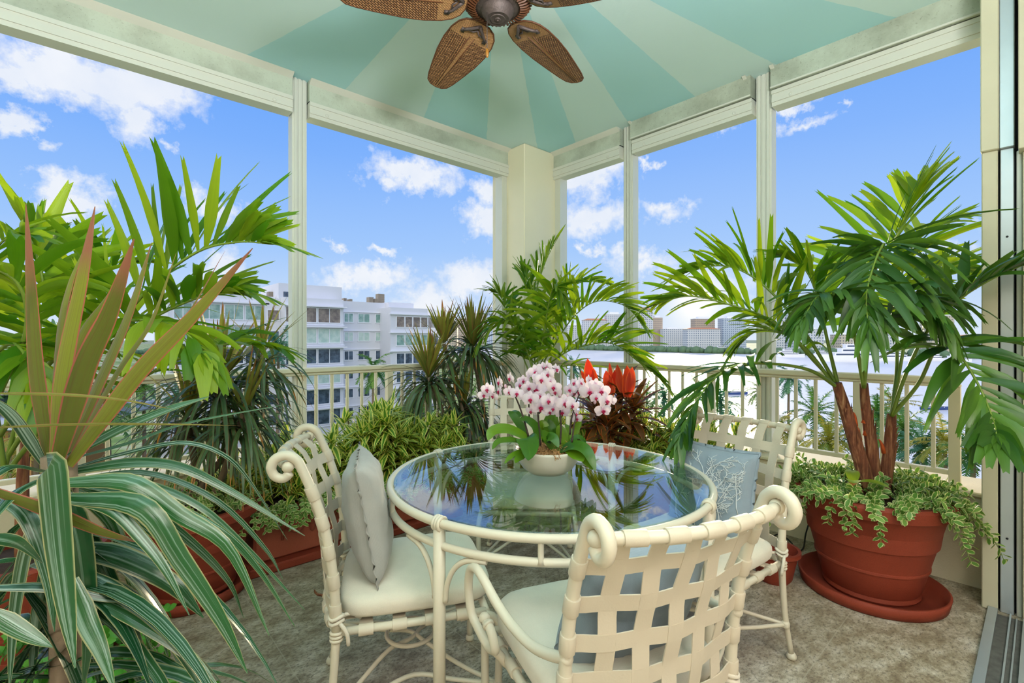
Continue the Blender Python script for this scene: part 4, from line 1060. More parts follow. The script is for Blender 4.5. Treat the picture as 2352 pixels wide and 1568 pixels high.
def planters():
    rnd = random.Random(41)
    r = thing('planter_box', 'terracotta planter of yellow edged dracaena left of the left chair back', 'planter', (.98, 2.99, 0))
    planter_box(r, .70, 1.32, 2.86, 3.17, .34); shrub(r, .52, 1.40, 2.80, 3.25, .42, .80, 70, rnd, cover=60, zf=lambda x: .50+.16*(x-.5))
    r = thing('planter_box', 'terracotta planter of yellow edged dracaena between the left chair and the table', 'planter', (1.72, 2.99, 0))
    planter_box(r, 1.42, 2.02, 2.86, 3.17, .34); shrub(r, 1.38, 2.10, 2.78, 3.25, .40, .95, 100, rnd, cover=60, zf=lambda x: .72-.35*max(0, (x-1.6)))
    for (x0, x1, lab) in ((.66, 1.36, 'terracotta tray under the planter left of the left chair'), (1.38, 2.06, 'terracotta tray under the planter beside the table')):
        m = MB(); rbox(m, (x0, 2.81, 0), (x1, 3.22, .048), .008); o = m.build('planter_tray', TERRA, None, 30); tag(o, lab, 'tray')
    # dark pot with a leafy plant in the gap
    b = V((.50, 3.02, 0)); r = thing('potted_plant', 'variegated leafy plant in a dark pot beside the terracotta planter', 'plant', b)
    m = MB(); m.lathe([(.10, 0), (.13, .30), (.135, .33), (.125, .33), (.12, .28), (.01, .27)], 32, b); B(m, 'pot', simple('black_plastic', srgb(46, 52, 60), .5), r, 40)
    m, ms = MB(), MB()
    for k in range(46): sprig(m, ms, b+V((rnd.uniform(-.08, .08), rnd.uniform(-.08, .08), .31)), V((rnd.uniform(-1, 1), rnd.uniform(-1.2, .4), rnd.uniform(-.1, .8))), rnd.uniform(.08, .24), rnd, leaf=.042, droop=2.6, gap=.024)
    B(m, 'foliage', GCOV, r)
    # planter with two dracaenas near the corner
    r = thing('planter_box', 'terracotta planter with a pair of spiky dracaenas in the corner behind the table', 'planter', (2.45, 3.1, 0))
    planter_box(r, 2.14, 2.86, 2.92, 3.22, .34)
    mg, mt, tr, gm, gs = MB(), MB(), MB(), MB(), MB()
    for (px, py, d, n, L, tp) in ((985,868,3.86,120,.54,.30),(1085,800,4.05,130,.56,.36),(1068,930,3.9,100,.46,.12),(1020,790,4.0,40,.44,.8)):
        c = W(px, py, d); head(mg, mt, c, n, L, .034, rnd, top=tp, droop=(1.3, 3.2))
        tr.tube([V((c.x, 3.05, .34)), V((c.x+.02, 3.08, .6)), c], [.015]*9, 8, sub=8)
    B(mg, 'drooping_leaves', DRAC, r); B(mt, 'upright_leaves', DRACY, r); B(tr, 'trunk', BARKG, r)
    for k in range(110): sprig(gm, gs, V((rnd.uniform(2.08, 2.9), rnd.uniform(2.9, 3.2), .36)), V((rnd.uniform(-.6, .6), rnd.uniform(-1, .3), rnd.uniform(.3, 1))), rnd.uniform(.08, .2), rnd, leaf=.032, droop=2)
    B(gm, 'ground_cover', GCOV, r)
    # right side planters behind the right chair
    for (y0, y1, lab, n) in ((1.42, 2.02, 'terracotta planter of yellow edged dracaena behind the right chair', 62), (2.16, 2.72, 'terracotta planter of yellow edged dracaena between the column and the right chair', 48)):
        r = thing('planter_box', lab, 'planter', (3.2, (y0+y1)/2, 0))
        m = MB(); rbox(m, (3.08, y0, .0), (3.38, y1, .30), .012); rbox(m, (3.065, y0-.015, .295), (3.39, y1+.015, .34), .01); B(m, 'planter', TERRA2, r, 30)
        m, st, gm, gs = MB(), MB(), MB(), MB()
        for k in range(n):
            c = V((rnd.uniform(3.0, 3.42), rnd.uniform(y0-.06, y1+.06), rnd.uniform(.40, .66)))
            rosette(m, c, V((rnd.uniform(-.8, .2), rnd.uniform(-.6, .4), rnd.uniform(.5, 1))).normalized(), 17, .17*rnd.uniform(.8, 1.15), .036, rnd, .8)
            b = V((3.23, c.y, .3)); st.tube([b, (b+c)/2, c], .004, 5)
        for k in range(70): sprig(gm, gs, V((rnd.uniform(3.06, 3.36), rnd.uniform(y0, y1), .34)), V((rnd.uniform(-1, .2), rnd.uniform(-.6, .6), rnd.uniform(.2, 1))), rnd.uniform(.06, .16), rnd, leaf=.032, droop=2)
        B(m, 'foliage', SONG, r); B(st, 'stem', BARKG, r); B(gm, 'ground_cover', GCOV, r)
planters()
# ================================================================== palm by the column
def pots_corner():
    rnd = random.Random(51); b = V((2.86, 2.62, 0))
    root = thing('potted_palm', 'feathery palm rising in front of the corner column', 'plant', b)
    round_pot(root, b, .20, .14, .36)
    fr = [([(1228,870),(1222,780),(1228,690),(1250,610),(1280,545)],4.0,4.0,.36,.044,(20,20),30,.5), ([(1240,870),(1275,790),(1320,725),(1370,692),(1430,700),(1470,735)],4.0,3.7,.42,.046,(45,40),26,.6),
      ([(1245,870),(1290,815),(1350,792),(1410,790),(1465,830),(1530,880)],4.0,3.5,.44,.046,(40,35),26,.9), ([(1222,870),(1190,790),(1165,720),(1150,680),(1135,670)],4.0,4.1,.34,.042,(30,30),22,.7),
      ([(1230,870),(1205,790),(1180,745),(1140,740),(1100,790)],3.9,3.7,.34,.042,(15,10),22,1.2), ([(1235,870),(1250,760),(1262,690),(1275,660),(1300,690)],3.9,3.6,.38,.044,(10,10),24,1.2),
      ([(1235,870),(1270,780),(1290,700),(1330,650),(1400,650)],4.1,4.3,.38,.044,(40,40),24,.8), ([(1230,860),(1235,740),(1210,660),(1200,620)],4.1,4.2,.36,.042,(30,30),22,.6), ([(1240,870),(1300,840),(1350,850),(1400,900)],3.9,3.7,.25,.032,(20,20),14,1.2)]
    for pl, d0, d1, L, w, up, n, dr in fr:
        k = len(pl); path = [W(x, y, d0+(d1-d0)*i/(k-1)) for i, (x, y) in enumerate(pl)]; m, ms = MB(), MB(); m.id = rnd.randrange(500)
        frond(m, ms, [b+V((0, 0, .45))]+path, L, w, rnd, pairs=n, up=up, droop=dr, start=.30, a0=70, a1=24, rw=.008)
        st = B(ms, 'frond', STALK, root); o = m.build('leaflets', PALM, None); o.parent = st; o.data.transform(root.matrix_basis.inverted())
    # cordyline
    b = V((3.0, 2.30, 0)); c0 = XD(.70, 3.55)
    root = thing('potted_cordyline', 'cordyline with fiery red top leaves behind the orchids', 'plant', (c0.x, c0.y, 0))
    round_pot(root, (c0.x, c0.y, 0), .17, .12, .34)
    m, mr, ms = MB(), MB(), MB()
    for (px, py, d) in ((1372,905,3.5),(1425,880,3.6),(1395,940,3.45),(1455,905,3.55)):
        c = W(px, py+30, d); ms.tube([V((c0.x+rnd.uniform(-.03,.03), c0.y, .34)), V((c.x, c.y, .6)), c], [.008]*7, 7, sub=6)
        for k in range(26):
            az = k*2.4; e = math.radians(60-85*k/26); dd = V((math.cos(az)*math.cos(e), math.sin(az)*math.cos(e), math.sin(e)))
            blade(m, c-V((0, 0, .14*k/26)), dd, rnd.uniform(.24, .34), .056, rnd.uniform(.3, 1.1), n=7, prof='oval', fold=.16)
    for (px, py, tx, ty, w) in ((1360,890,1350,822,26),(1368,895,1364,845,18),(1400,890,1392,850,24),(1402,890,1412,848,22),(1404,870,1400,832,10),(1428,890,1418,836,20),(1436,900,1440,838,28),(1444,900,1452,842,24),(1395,905,1400,872,30),(1350,880,1335,850,14)):
        p0 = W(px, py+12, 3.5); p1 = W(tx, ty, 3.5); dd = p1-p0; blade(mr, p0, dd, dd.length, w/F_PX*3.5, .12, n=7, prof='oval', ref=(-FWD+RGT*rnd.uniform(-.6, .6)), fold=.2)
    B(m, 'bronze_leaves', CORD, root); B(mr, 'red_leaves', CORDR, root); B(ms, 'stem', BARKG, root)
pots_corner()
# ================================================================== big palm in the terracotta pot, right
SHEATH = simple('orange_sheath', srgb(190, 84, 30), .7)
def rightpalm():
    rnd = random.Random(61); b = XD(1.83, 2.46)
    root = thing('potted_palm', 'wide arching palm with russet trunks in the large terracotta pot at the right', 'plant', b)
    round_pot(root, b+V((0, 0, .012)), .322, .20, .50)
    c = MB(); c.lathe([(.285, .0), (.305, .004), (.316, .055), (.306, .060), (.294, .012), (.02, .010)], 64, (b.x, b.y, 0)); o = c.build('plant_saucer', TERRA); tag(o, 'wide terracotta saucer under the large palm pot at the right', 'saucer')
    for (pl, r) in (([(1992,1110),(1962,1010),(1938,930),(1922,880)],.034), ([(2012,1110),(1998,1000),(1988,930),(1984,880)],.028), ([(2030,1130),(2042,1040),(2046,985),(2048,950)],.030)):
        m = MB(); P = [W(x, y, 2.42) for x, y in pl]; m.tube([P[0]-V((0, 0, .05))]+P, [r*1.15-(r*.5)*i/20 for i in range(21)], 12, sub=20); t = B(m, 'trunk', BARK, root)
        m = MB(); TP = catmull(P, 20)
        for q in range(7):
            k0 = rnd.randrange(3, 13); o2 = (RGT*rnd.uniform(-1, 1)-FWD*rnd.uniform(.1, 1)).normalized(); pp = [TP[k0+i]+o2*(r*(1.0-.5*(k0+i)/20)+.003+.002*i*i*.25) for i in range(6)]
            m.ribbon(pp, [.03, .034, .03, .024, .014, .003], o2, fold=-.2)
        sh = m.build('peeling_sheath', BARK, None); sh.parent = t; sh.data.transform(root.matrix_basis.inverted())
        for q in range(2):
            m2 = MB(); p = P[1].lerp(P[2], q/2.5)+RGT*rnd.choice((-1, 1))*r*.8; m2.tube([p, p+V((0, 0, .05))+RGT*rnd.uniform(-.02, .02), p+V((0,0,.07))+RGT*rnd.uniform(-.03, .03)], [.012, .009, .006, .004, .002], 6, sub=4)
            o = m2.build('leaf_scar', SHEATH, None); o.parent = t; o.data.transform(root.matrix_basis.inverted())
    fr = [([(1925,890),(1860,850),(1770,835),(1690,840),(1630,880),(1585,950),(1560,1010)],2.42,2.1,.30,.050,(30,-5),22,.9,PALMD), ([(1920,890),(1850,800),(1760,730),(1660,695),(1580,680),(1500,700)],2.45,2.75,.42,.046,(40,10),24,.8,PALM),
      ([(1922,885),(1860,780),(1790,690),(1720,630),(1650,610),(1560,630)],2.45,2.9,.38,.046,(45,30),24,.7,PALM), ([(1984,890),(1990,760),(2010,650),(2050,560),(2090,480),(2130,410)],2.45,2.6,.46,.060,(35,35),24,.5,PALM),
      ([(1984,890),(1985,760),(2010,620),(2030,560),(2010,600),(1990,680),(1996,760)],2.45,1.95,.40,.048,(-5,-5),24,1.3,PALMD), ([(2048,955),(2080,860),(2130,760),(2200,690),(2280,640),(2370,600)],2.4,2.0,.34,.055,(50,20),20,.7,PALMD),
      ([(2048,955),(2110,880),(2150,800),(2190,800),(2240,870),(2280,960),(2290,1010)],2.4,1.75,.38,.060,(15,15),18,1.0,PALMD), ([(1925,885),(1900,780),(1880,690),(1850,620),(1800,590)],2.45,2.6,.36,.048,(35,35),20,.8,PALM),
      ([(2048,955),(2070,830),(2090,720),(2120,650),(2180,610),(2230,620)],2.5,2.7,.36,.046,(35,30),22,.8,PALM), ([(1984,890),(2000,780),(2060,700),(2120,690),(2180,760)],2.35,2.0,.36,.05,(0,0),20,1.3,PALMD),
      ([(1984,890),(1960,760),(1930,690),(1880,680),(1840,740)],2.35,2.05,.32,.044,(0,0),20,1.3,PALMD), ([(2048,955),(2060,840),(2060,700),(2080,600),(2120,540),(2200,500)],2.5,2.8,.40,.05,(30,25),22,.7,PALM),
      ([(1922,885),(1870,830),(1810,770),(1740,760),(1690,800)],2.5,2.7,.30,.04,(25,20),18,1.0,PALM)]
    for pl, d0, d1, L, w, up, n, dr, mat in fr:
        k = len(pl); path = [W(x, y, d0+(d1-d0)*i/(k-1)) for i, (x, y) in enumerate(pl)]; m, ms = MB(), MB(); m.id = rnd.randrange(500)
        frond(m, ms, path, L, w, rnd, pairs=n, up=up, droop=dr, start=.34, prof='fish' if w > .049 else 'pinna', a0=70, a1=24, rw=.010)
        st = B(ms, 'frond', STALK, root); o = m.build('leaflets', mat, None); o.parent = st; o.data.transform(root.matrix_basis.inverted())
    m, ms = MB(), MB()
    for k in range(230):
        a = rnd.uniform(0, 2*PI); r = .28*rnd.random()**.4; out = V((math.cos(a), math.sin(a), 0))
        sprig(m, ms, b+out*r+V((0, 0, .50)), out*(r*3)+V((rnd.uniform(-.3,.3), rnd.uniform(-.3,.3), rnd.uniform(.3, 1.2))), rnd.uniform(.07, .17), rnd, leaf=.040, droop=1.6, gap=.020)
    for k in range(34):     # trailing stems over the rim
        a = rnd.uniform(0, 2*PI); out = V((math.cos(a), math.sin(a), 0)); sprig(m, ms, b+out*.29+V((0, 0, .50)), out+V((0, 0, .1)), rnd.uniform(.14, .30), rnd, leaf=.040, droop=3.4, gap=.022)
    out = (RGT-FWD*.25).normalized(); sprig(m, ms, b+out*.28+V((0, 0, .50)), out+V((0, 0, -.1)), .36, rnd, leaf=.036, droop=1.0, gap=.02)
    B(m, 'ground_cover', GCOV, root); B(ms, 'ground_cover_stem', STALK, root)
    m = MB(); q = W(1960, 1110, 2.3)
    for d in (V((-.9, -.2, .6)), V((.7, .2, .5)), V((0, -.8, .4))): blade(m, q, d, .15, .06, 1.0, n=7, prof='oval')
    blade(m, q-RGT*.08, -RGT+V((0,0,.6)), .14, .03, .8, n=6, prof='oval'); B(m, 'yellow_leaf', leafmat('yellowing_leaf', srgb(140, 176, 36), tip=srgb(190, 110, 30), light=srgb(190, 200, 50), trans=.35, tipstart=.95), root)
    # small terracotta pot half hidden behind the right chair
    p = W(1778, 1265, 2.55); p.z = 0; m = MB(); m.lathe([(.07, 0), (.085, .02), (.11, .14), (.125, .15), (.125, .17), (.11, .17), (.10, .12), (.01, .11)], 36, p); o = m.build('clay_pot', TERRA, None, 35)
    tag(o, 'small empty terracotta pot on the floor behind the right chair', 'pot')
    m = MB(); w0 = V((3.40, .98, .40)); m.tube([w0, w0+V((0, 0, -.2)), V((3.36, 1.0, .06)), V((3.22, .98, .008)), V((3.10, 1.04, .008)), V((3.14, 1.14, .02)), V((3.26, 1.12, .05)), V((3.2, 1.02, .03)), V((3.05, 1.0, .008)), V((2.96, .98, .008))], .0045, 7, sub=50)
    o = m.build('power_cord', simple('black_rubber', srgb(22, 22, 26), .5)); tag(o, 'black cord hanging down the parapet beside the large pot', 'cord')
rightpalm()
def littles():
    rnd = random.Random(71)
    # low leafy plants in small pots at the left, under the striped leaves
    for (px, py, d, lab) in ((190, 1330, 1.75, 'low green plant on the floor under the striped dracaena leaves'), (262, 1440, 1.5, 'small bright green plant beside the striped dracaena pot')):
        p = W(px, py, d); b = V((p.x, p.y, 0)); r = thing('potted_plant', lab, 'plant', b)
        m = MB(); m.lathe([(.08, 0), (.11, .15), (.12, .18), (.11, .18), (.1, .14), (.01, .13)], 28, b); B(m, 'pot', TERRA, r, 35)
        m, ms = MB(), MB(); 
        for k in range(60): sprig(m, ms, b+V((rnd.uniform(-.06,.06), rnd.uniform(-.06,.06), .17)), V((rnd.uniform(-1,1), rnd.uniform(-1,1), rnd.uniform(.2, 1.2))), rnd.uniform(.08, .26), rnd, leaf=.04, droop=2)
        B(m, 'foliage', leafmat('fresh_leaf', srgb(72, 150, 44), light=srgb(120, 200, 70), trans=.3), r)
    m = MB(); p = W(722, 1375, 2.35); p.z = .004
    m.tube([V((p.x, p.y, .05)), V((p.x+.01, p.y-.02, .03)), V((p.x+.08, p.y-.05, .012)), V((p.x+.16, p.y-.07, .008))], [.003, .006, .007, .006, .004, .003, .002], 6, sub=6)
    o = m.build('fallen_leaf', BARK); tag(o, 'curled brown dry leaf on the floor behind the left chair', 'leaf')
littles()
# ================================================================== ground, water
ZG = -17.0
def grass_mat():
    t = NT('lawn'); co = t.coord(); n = t.noise(co, .12, 5, .6); f = t.noise(co, 2.5, 4, .7)
    c = t.ramp(n, [(.35, srgb(72, 112, 44)), (.5, srgb(116, 150, 66)), (.62, srgb(196, 194, 180)), (.75, srgb(214, 212, 204))])
    return t.done(t.bsdf(t.mix(t.math('MULTIPLY', f, .4), c, srgb(60, 80, 40)), .9))
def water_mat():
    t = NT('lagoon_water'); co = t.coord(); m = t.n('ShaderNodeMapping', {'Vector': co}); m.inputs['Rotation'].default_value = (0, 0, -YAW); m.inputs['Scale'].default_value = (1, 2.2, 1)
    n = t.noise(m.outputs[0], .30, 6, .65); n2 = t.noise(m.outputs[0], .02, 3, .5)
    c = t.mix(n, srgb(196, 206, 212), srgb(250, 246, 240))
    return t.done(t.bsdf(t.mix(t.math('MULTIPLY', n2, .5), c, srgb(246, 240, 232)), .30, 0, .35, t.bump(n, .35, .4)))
def poly(name, pts, z, mat):
    m = MB(); m.add([V((p.x, p.y, z)) for p in pts], [tuple(range(len(pts)))]); o = m.build(name, mat, None, False); o['kind'] = 'structure'; return o
poly('ground', [XD(-2500, 4), XD(-2500, 1500), XD(-420, 1500), XD(-40, 420), XD(-3.5, 150), XD(22, 112), XD(59, 60), XD(110, 10), XD(-60, 4)], ZG, grass_mat())
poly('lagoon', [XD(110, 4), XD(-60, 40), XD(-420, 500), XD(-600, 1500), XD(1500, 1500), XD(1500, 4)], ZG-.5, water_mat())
poly('far_shore', [XD(-420, 505), XD(-60, 830), XD(70, 800), XD(240, 580), XD(430, 430), XD(900, 200), XD(1700, 200), XD(1700, 1700), XD(-900, 1700)], ZG-.2, simple('far_land', srgb(150, 166, 130), .9, scale=.02, var=.3))
# ================================================================== white apartment building
BW1 = simple('white_render', srgb(224, 226, 232), .8, var=.03, scale=.4)
BW2 = simple('white_ledge', srgb(238, 240, 246), .7, var=.02, scale=.4)
def winmat(name, a, b, z=True, rough=.12):
    t = NT(name); co = t.coord(); n = t.noise(co, 1.1, 4, .6)
    return t.done(t.bsdf(t.mix(t.ramp(n, [(.4, (0,0,0)), (.6, (1,1,1))]), a, b), rough, 0, .7))
WM = [winmat('tinted_window', srgb(108, 96, 90), srgb(150, 136, 122)), winmat('blind_window', srgb(176, 206, 196), srgb(206, 224, 214)), winmat('dark_window', srgb(52, 66, 84), srgb(92, 110, 130)), winmat('green_window', srgb(120, 160, 150), srgb(166, 196, 186))]
def atY(px, Y): # world x on a plane y = Y seen at pixel column
    r = (px-1176)/F_PX; d = Y/(FWD.y+r*RGT.y); return d*FWD.x+r*d*RGT.x, d
def zY(py, d): return H_CAM-(py-HORIZON)/F_PX*d
def building():
    x0, _ = atY(655, 70); root = thing('apartment_building', 'white six storey apartment building with bay windows beyond the railing', 'building', (x0, 72, ZG))
    def blk(nm, px0, px1, Y, zt, Y1=84, mat=BW1, zb=ZG):
        a = atY(px0, Y)[0]; b = atY(px1, Y)[0]; m = MB(); m.box((a, Y, zb), (b, Y1, zt)); return B(m, nm, mat, root, False)
    blk('wall', 385, 652, 70, 6.85); blk('wall', 608, 656, 69.4, 6.6, 70.2)
    blk('wall', 655, 789, 67.5, 6.75); blk('wall', 786, 897, 70, 6.8); 
    blk('penthouse', 640, 785, 69.5, 8.75, 78); blk('penthouse', 430, 549, 74, 8.7, 80)
    blk('penthouse', 893, 950, 69.0, 6.9, 80)
    # right-hand bay with chamfered corner
    a, d = atY(897, 66.5); b = atY(982, 66.5)[0]; c = atY(1004, 69.5)[0]; m = MB()
    P = [(a, 66.5), (b, 66.5), (c, 69.0), (c, 84), (a, 84)]; zt = 5.95
    m.add([V((x, y, ZG)) for x, y in P]+[V((x, y, zt)) for x, y in P], [(4,3,2,1,0), (5,6,7,8,9)]+[(i, (i+1) % 5, 5+(i+1) % 5, 5+i) for i in range(5)]); B(m, 'wall', BW1, root, False)
    rnd = random.Random(3)
    H = 2.83
    def window(xa, xb, Y, z0, z1, k, mull=1):
        m = MB(); f = .09
        m.box((xa-.12, Y-.10, z0-.12), (xb+.12, Y-.002, z0)); m.box((xa-.12, Y-.10, z1), (xb+.12, Y-.002, z1+.10))
        m.box((xa-.12, Y-.08, z0), (xa, Y-.002, z1)); m.box((xb, Y-.08, z0), (xb+.12, Y-.002, z1))
        for i in range(1, mull): x = xa+(xb-xa)*i/mull; m.box((x-f/2, Y-.07, z0), (x+f/2, Y-.002, z1))
        w = B(m, 'window', BW2, root, False)
        m = MB(); m.box((xa, Y-.04, z0), (xb, Y-.003, z1)); g = m.build('pane', WM[k], None, False); g.parent = w; g.data.transform(root.matrix_basis.inverted())
    def ledge(px0, px1, Y, z, pr=.5, t=.16):
        a = atY(px0, Y)[0]; b = atY(px1, Y)[0]; m = MB(); m.box((a-.2, Y-pr, z), (b+.2, Y+.01, z+t)); B(m, 'ledge', BW2, root, False)
    for fl in range(6):
        dz = -H*fl
        kk = [0, 1, 2, 1, 0, 2][fl]
        # central bay
        for (p0, p1, n) in ((657, 726, 3), (731, 781, 2)):
            window(atY(p0, 67.5)[0], atY(p1, 67.5)[0], 67.5, 3.45+dz, 5.38+dz, [0, 1, 2, 1, 2, 2][fl], n)
        ledge(652, 790, 67.5, 5.55+dz, .7); ledge(655, 788, 67.5, 3.05+dz, .12, .1)
        # recess: three windows
        for (p0, p1) in ((791, 810), (823, 848), (863, 887)):
            window(atY(p0, 70)[0], atY(p1, 70)[0], 70, 3.68+dz, 4.95+dz, [3, 1, 2, 2, 2, 2][fl], 2)
        ledge(787, 897, 70, 5.15+dz, .22, .1)
        # right bay
        for (p0, p1) in ((911, 928), (931, 946), (949, 964), (967, 981)):
            window(atY(p0, 66.5)[0], atY(p1, 66.5)[0], 66.5, 3.0+dz, 4.55+dz, [0, 3, 2, 2, 3, 2][fl])
        m = MB(); m.box((a-.3, 66.1, 4.85+dz), (b+.2, 66.55, 5.0+dz)); m.add([V((b, 66.1, 4.85+dz)), V((c+.3, 68.9, 4.85+dz)), V((c+.3, 69.3, 4.85+dz)), V((b, 66.5, 4.85+dz)), V((b, 66.1, 5.0+dz)), V((c+.3, 68.9, 5.0+dz)), V((c+.3, 69.3, 5.0+dz)), V((b, 66.5, 5.0+dz))], [(3,2,1,0),(4,5,6,7),(0,1,5,4),(1,2,6,5),(2,3,7,6),(3,0,4,7)]); B(m, 'ledge', BW2, root, False)
        # corner panes on the chamfer
        for q0, q1 in ((.08, .46), (.52, .92)):
            A = V((b, 66.5, 0)).lerp(V((c, 69.0, 0)), q0); Bq = V((b, 66.5, 0)).lerp(V((c, 69.0, 0)), q1); nn = V((2.5, -(c-b), 0)).normalized()*.03
            m = MB(); m.add([A+nn+V((0,0,3.0+dz)), Bq+nn+V((0,0,3.0+dz)), Bq+nn+V((0,0,4.55+dz)), A+nn+V((0,0,4.55+dz)), A+V((0,0,3.0+dz)), Bq+V((0,0,3.0+dz)), Bq+V((0,0,4.55+dz)), A+V((0,0,4.55+dz))], [(0,1,2,3),(7,6,5,4),(0,4,5,1),(1,5,6,2),(2,6,7,3),(3,7,4,0)]); B(m, 'window', WM[0 if fl == 0 else 2], root, False)
        # left wing
        for (p0, p1) in ((400, 440), (455, 505), (517, 558), (564, 605)):
            window(atY(p0, 70)[0], atY(p1, 70)[0], 70, 3.7+dz, 5.5+dz, 3 if fl < 2 else 2, 2)
        ledge(395, 612, 70, 5.75+dz, .6)
        window(atY(615, 69.4)[0], atY(640, 69.4)[0], 69.4, 3.7+dz, 5.0+dz, [0, 2, 2, 1, 2, 2][fl])
    # roof plant
    for (p0, p1, Y, z0, z1) in ((617, 631, 72, 6.6, 7.7), (848, 858, 72, 6.8, 7.8), (860, 868, 72, 6.8, 7.6), (869, 883, 73, 6.8, 8.5), (790, 796, 71, 6.8, 7.3), (803, 809, 71, 6.8, 7.2)):
        m = MB(); xa, xb = atY(p0, Y)[0], atY(p1, Y)[0]; m.box((xa, Y, z0), (xb, Y+1, z1))
        for i in range(5): z = z0+(z1-z0)*(i+.5)/5; m.box((xa-.03, Y-.04, z), (xb+.03, Y+.01, z+.06))
        B(m, 'air_conditioner', simple('rooftop_unit', srgb(150, 140, 122), .7), root, False)
    m = MB(); xa, _ = atY(651, 69.5); m.box((xa, 69.42, 6.9), (xa+.9, 69.49, 7.6)); m.box((xa+1.2, 69.42, 6.9), (xa+1.6, 69.49, 7.5)); B(m, 'vent', WM[2], root, False)
building()
# ================================================================== palms below
def leafy(name, col, light): return leafmat(name, col, light=light, trans=.3, rough=.5, var=.8)
FARP = [leafy('outdoor_palm_leaf', srgb(52, 112, 48), srgb(128, 176, 60)), leafy('outdoor_palm_blue', srgb(44, 112, 92), srgb(110, 168, 110)), leafy('outdoor_palm_gold', srgb(112, 140, 44), srgb(214, 190, 70))]
TRK = simple('outdoor_trunk', srgb(142, 122, 100), .9, var=.3, scale=2)
def crown_mesh(seed, L, n, droop, wl):
    rnd = random.Random(seed); m = MB()
    for k in range(n):
        az = k*2.399; e = math.radians(75-115*(k/n)+rnd.uniform(-8, 8)); d = V((math.cos(az)*math.cos(e), math.sin(az)*math.cos(e), math.sin(e)))
        q = V((0, 0, 0)); pts = [q]
        for i in range(9): q = q+d*(L/9); d = (d+G0*droop/9).normalized(); pts.append(q)
        m.id += 1
        for i in range(27):
            t = (i+1)/27*8.9; j = int(t); p = pts[j].lerp(pts[j+1], t-j); T = (pts[j+1]-pts[j]).normalized(); S = T.cross(V((0, 0, 1))); S = S.normalized() if S.length > .05 else V((1, 0, 0))
            ll = wl*math.sin(PI*(.12+.82*i/27))**.7
            for s in (-1, 1):
                o = (S*s+T*.7+V((0, 0, rnd.uniform(-.7, .1)))).normalized()*ll*rnd.uniform(.8, 1.1); w = T*.055*L/3
                m.add([p-w, p+w, p+o*.6+w*.8+V((0,0,-.02)), p+o], [(0, 1, 2, 3)], [(0, m.id+.02), (1, m.id+.02), (.5, m.id+.6), (.5, m.id+.95)])
        m.tube(pts, .022*L/3, 4, caps=False)
    return m
protos = []
for i, (L, n, dr, wl) in enumerate(((3.0, 26, 1.5, .62), (2.6, 24, 1.0, .55), (3.4, 22, 1.9, .75))):
    me = {}
    for c in range(3):
        o = crown_mesh(80+i, L, n, dr, wl).build('crown', FARP[c], None) if c == 0 else None
        if c == 0: base_me = o.data; me[0] = base_me; C.objects.unlink(o); bpy.data.objects.remove(o)
        else: q = base_me.copy(); q.materials[0] = FARP[c]; me[c] = q
    protos.append(me)
def tmesh(h):
    m = MB(); m.tube([V((0, 0, 0)), V((.1, 0, h*.5)), V((0, 0, h))], [.24-.10*i/10 for i in range(11)], 8, sub=10); return m
PAL = [ (1812,868,75,2,1,'tall palm by the water behind the right window post'), (1872,948,48,1,0,'palm below the railing just right of the window post'), (1905,1010,40,0,2,'golden palm with orange fruit clusters below the railing'),
 (1962,990,47,1,1,'palm seen between balusters left of the russet trunks'), (2015,950,52,0,0,'palm directly behind the russet trunks'), (2075,985,44,2,0,'broad palm right of the russet trunks'), (2120,1030,40,1,1,'blue green palm beyond the terracotta pot'),
 (2170,1020,38,0,2,'golden palm near the railing end at the right'), (2236,1040,33,0,0,'thick trunked palm at the far right by the door jamb'), (1790,985,58,2,2,'palm low behind the right window post'), (1655,925,58,0,1,'palm under the low arching frond'),
 (1600,890,72,1,0,'small palm on the shore left of the right chair'), (1525,910,62,2,1,'palm on the shore right of the red cordyline'), (1480,930,58,0,0,'palm beside the narrow window post'), (1318,845,72,1,1,'slender palm just right of the corner column'), (1340,890,64,0,0,'palm below the railing behind the orchids'),
 (25,905,42,2,0,'drooping palm at the far left below the railing'), (250,945,46,0,0,'palm behind the striped dracaena'), (330,885,52,1,0,'palm showing between the left palm stems'), (85,1010,36,2,2,'yellow green palm low at the far left'), (150,900,60,1,1,'palm beside the low pavilion'),
 (410,915,50,0,1,'palm behind the drooping dracaena'), (858,848,58,2,0,'coconut palm standing before the white building'), (905,965,60,0,0,'palm at the foot of the white building, right side'), (880,1010,52,1,1,'palm below the left railing'), (965,950,56,2,0,'palm beyond the spiky dracaenas'),
 (820,985,60,1,2,'yellowish palm at the foot of the white building, middle'), (640,800,56,0,1,'palm before the white building beside the left window post'), (1110,880,66,1,0,'palm left of the corner column'), (1095,965,48,0,0,'palm below the railing near the corner'), (470,1000,42,1,0,'palm under the drooping dracaena leaves'),
 (570,960,50,0,0,'palm left of the left window post, below the railing'), (1000,900,72,1,1,'distant palm right of the white building'), (1750,900,68,0,0,'palm on the shore left of the right window post'), (2055,930,60,1,2,'golden tipped palm close to the water') ]
tm = tmesh(10).build('trunk', TRK, None); tme = tm.data; C.objects.unlink(tm); bpy.data.objects.remove(tm)
rnd = random.Random(9)
for (px, py, d, pr, colr, lab) in PAL:
    c = W(px, py, d); h = c.z-ZG
    root = thing('palm_tree', lab, 'tree', (c.x, c.y, ZG), rnd.uniform(0, 6), 'palms in the garden below the balcony')
    o = bpy.data.objects.new('trunk', tme); C.objects.link(o); o.parent = root; o.scale = (1, 1, h/10)
    o = bpy.data.objects.new('crown', protos[pr][colr]); C.objects.link(o); o.parent = root; o.location = (0, 0, h); s = rnd.uniform(.9, 1.2); o.scale = (s, s, s)
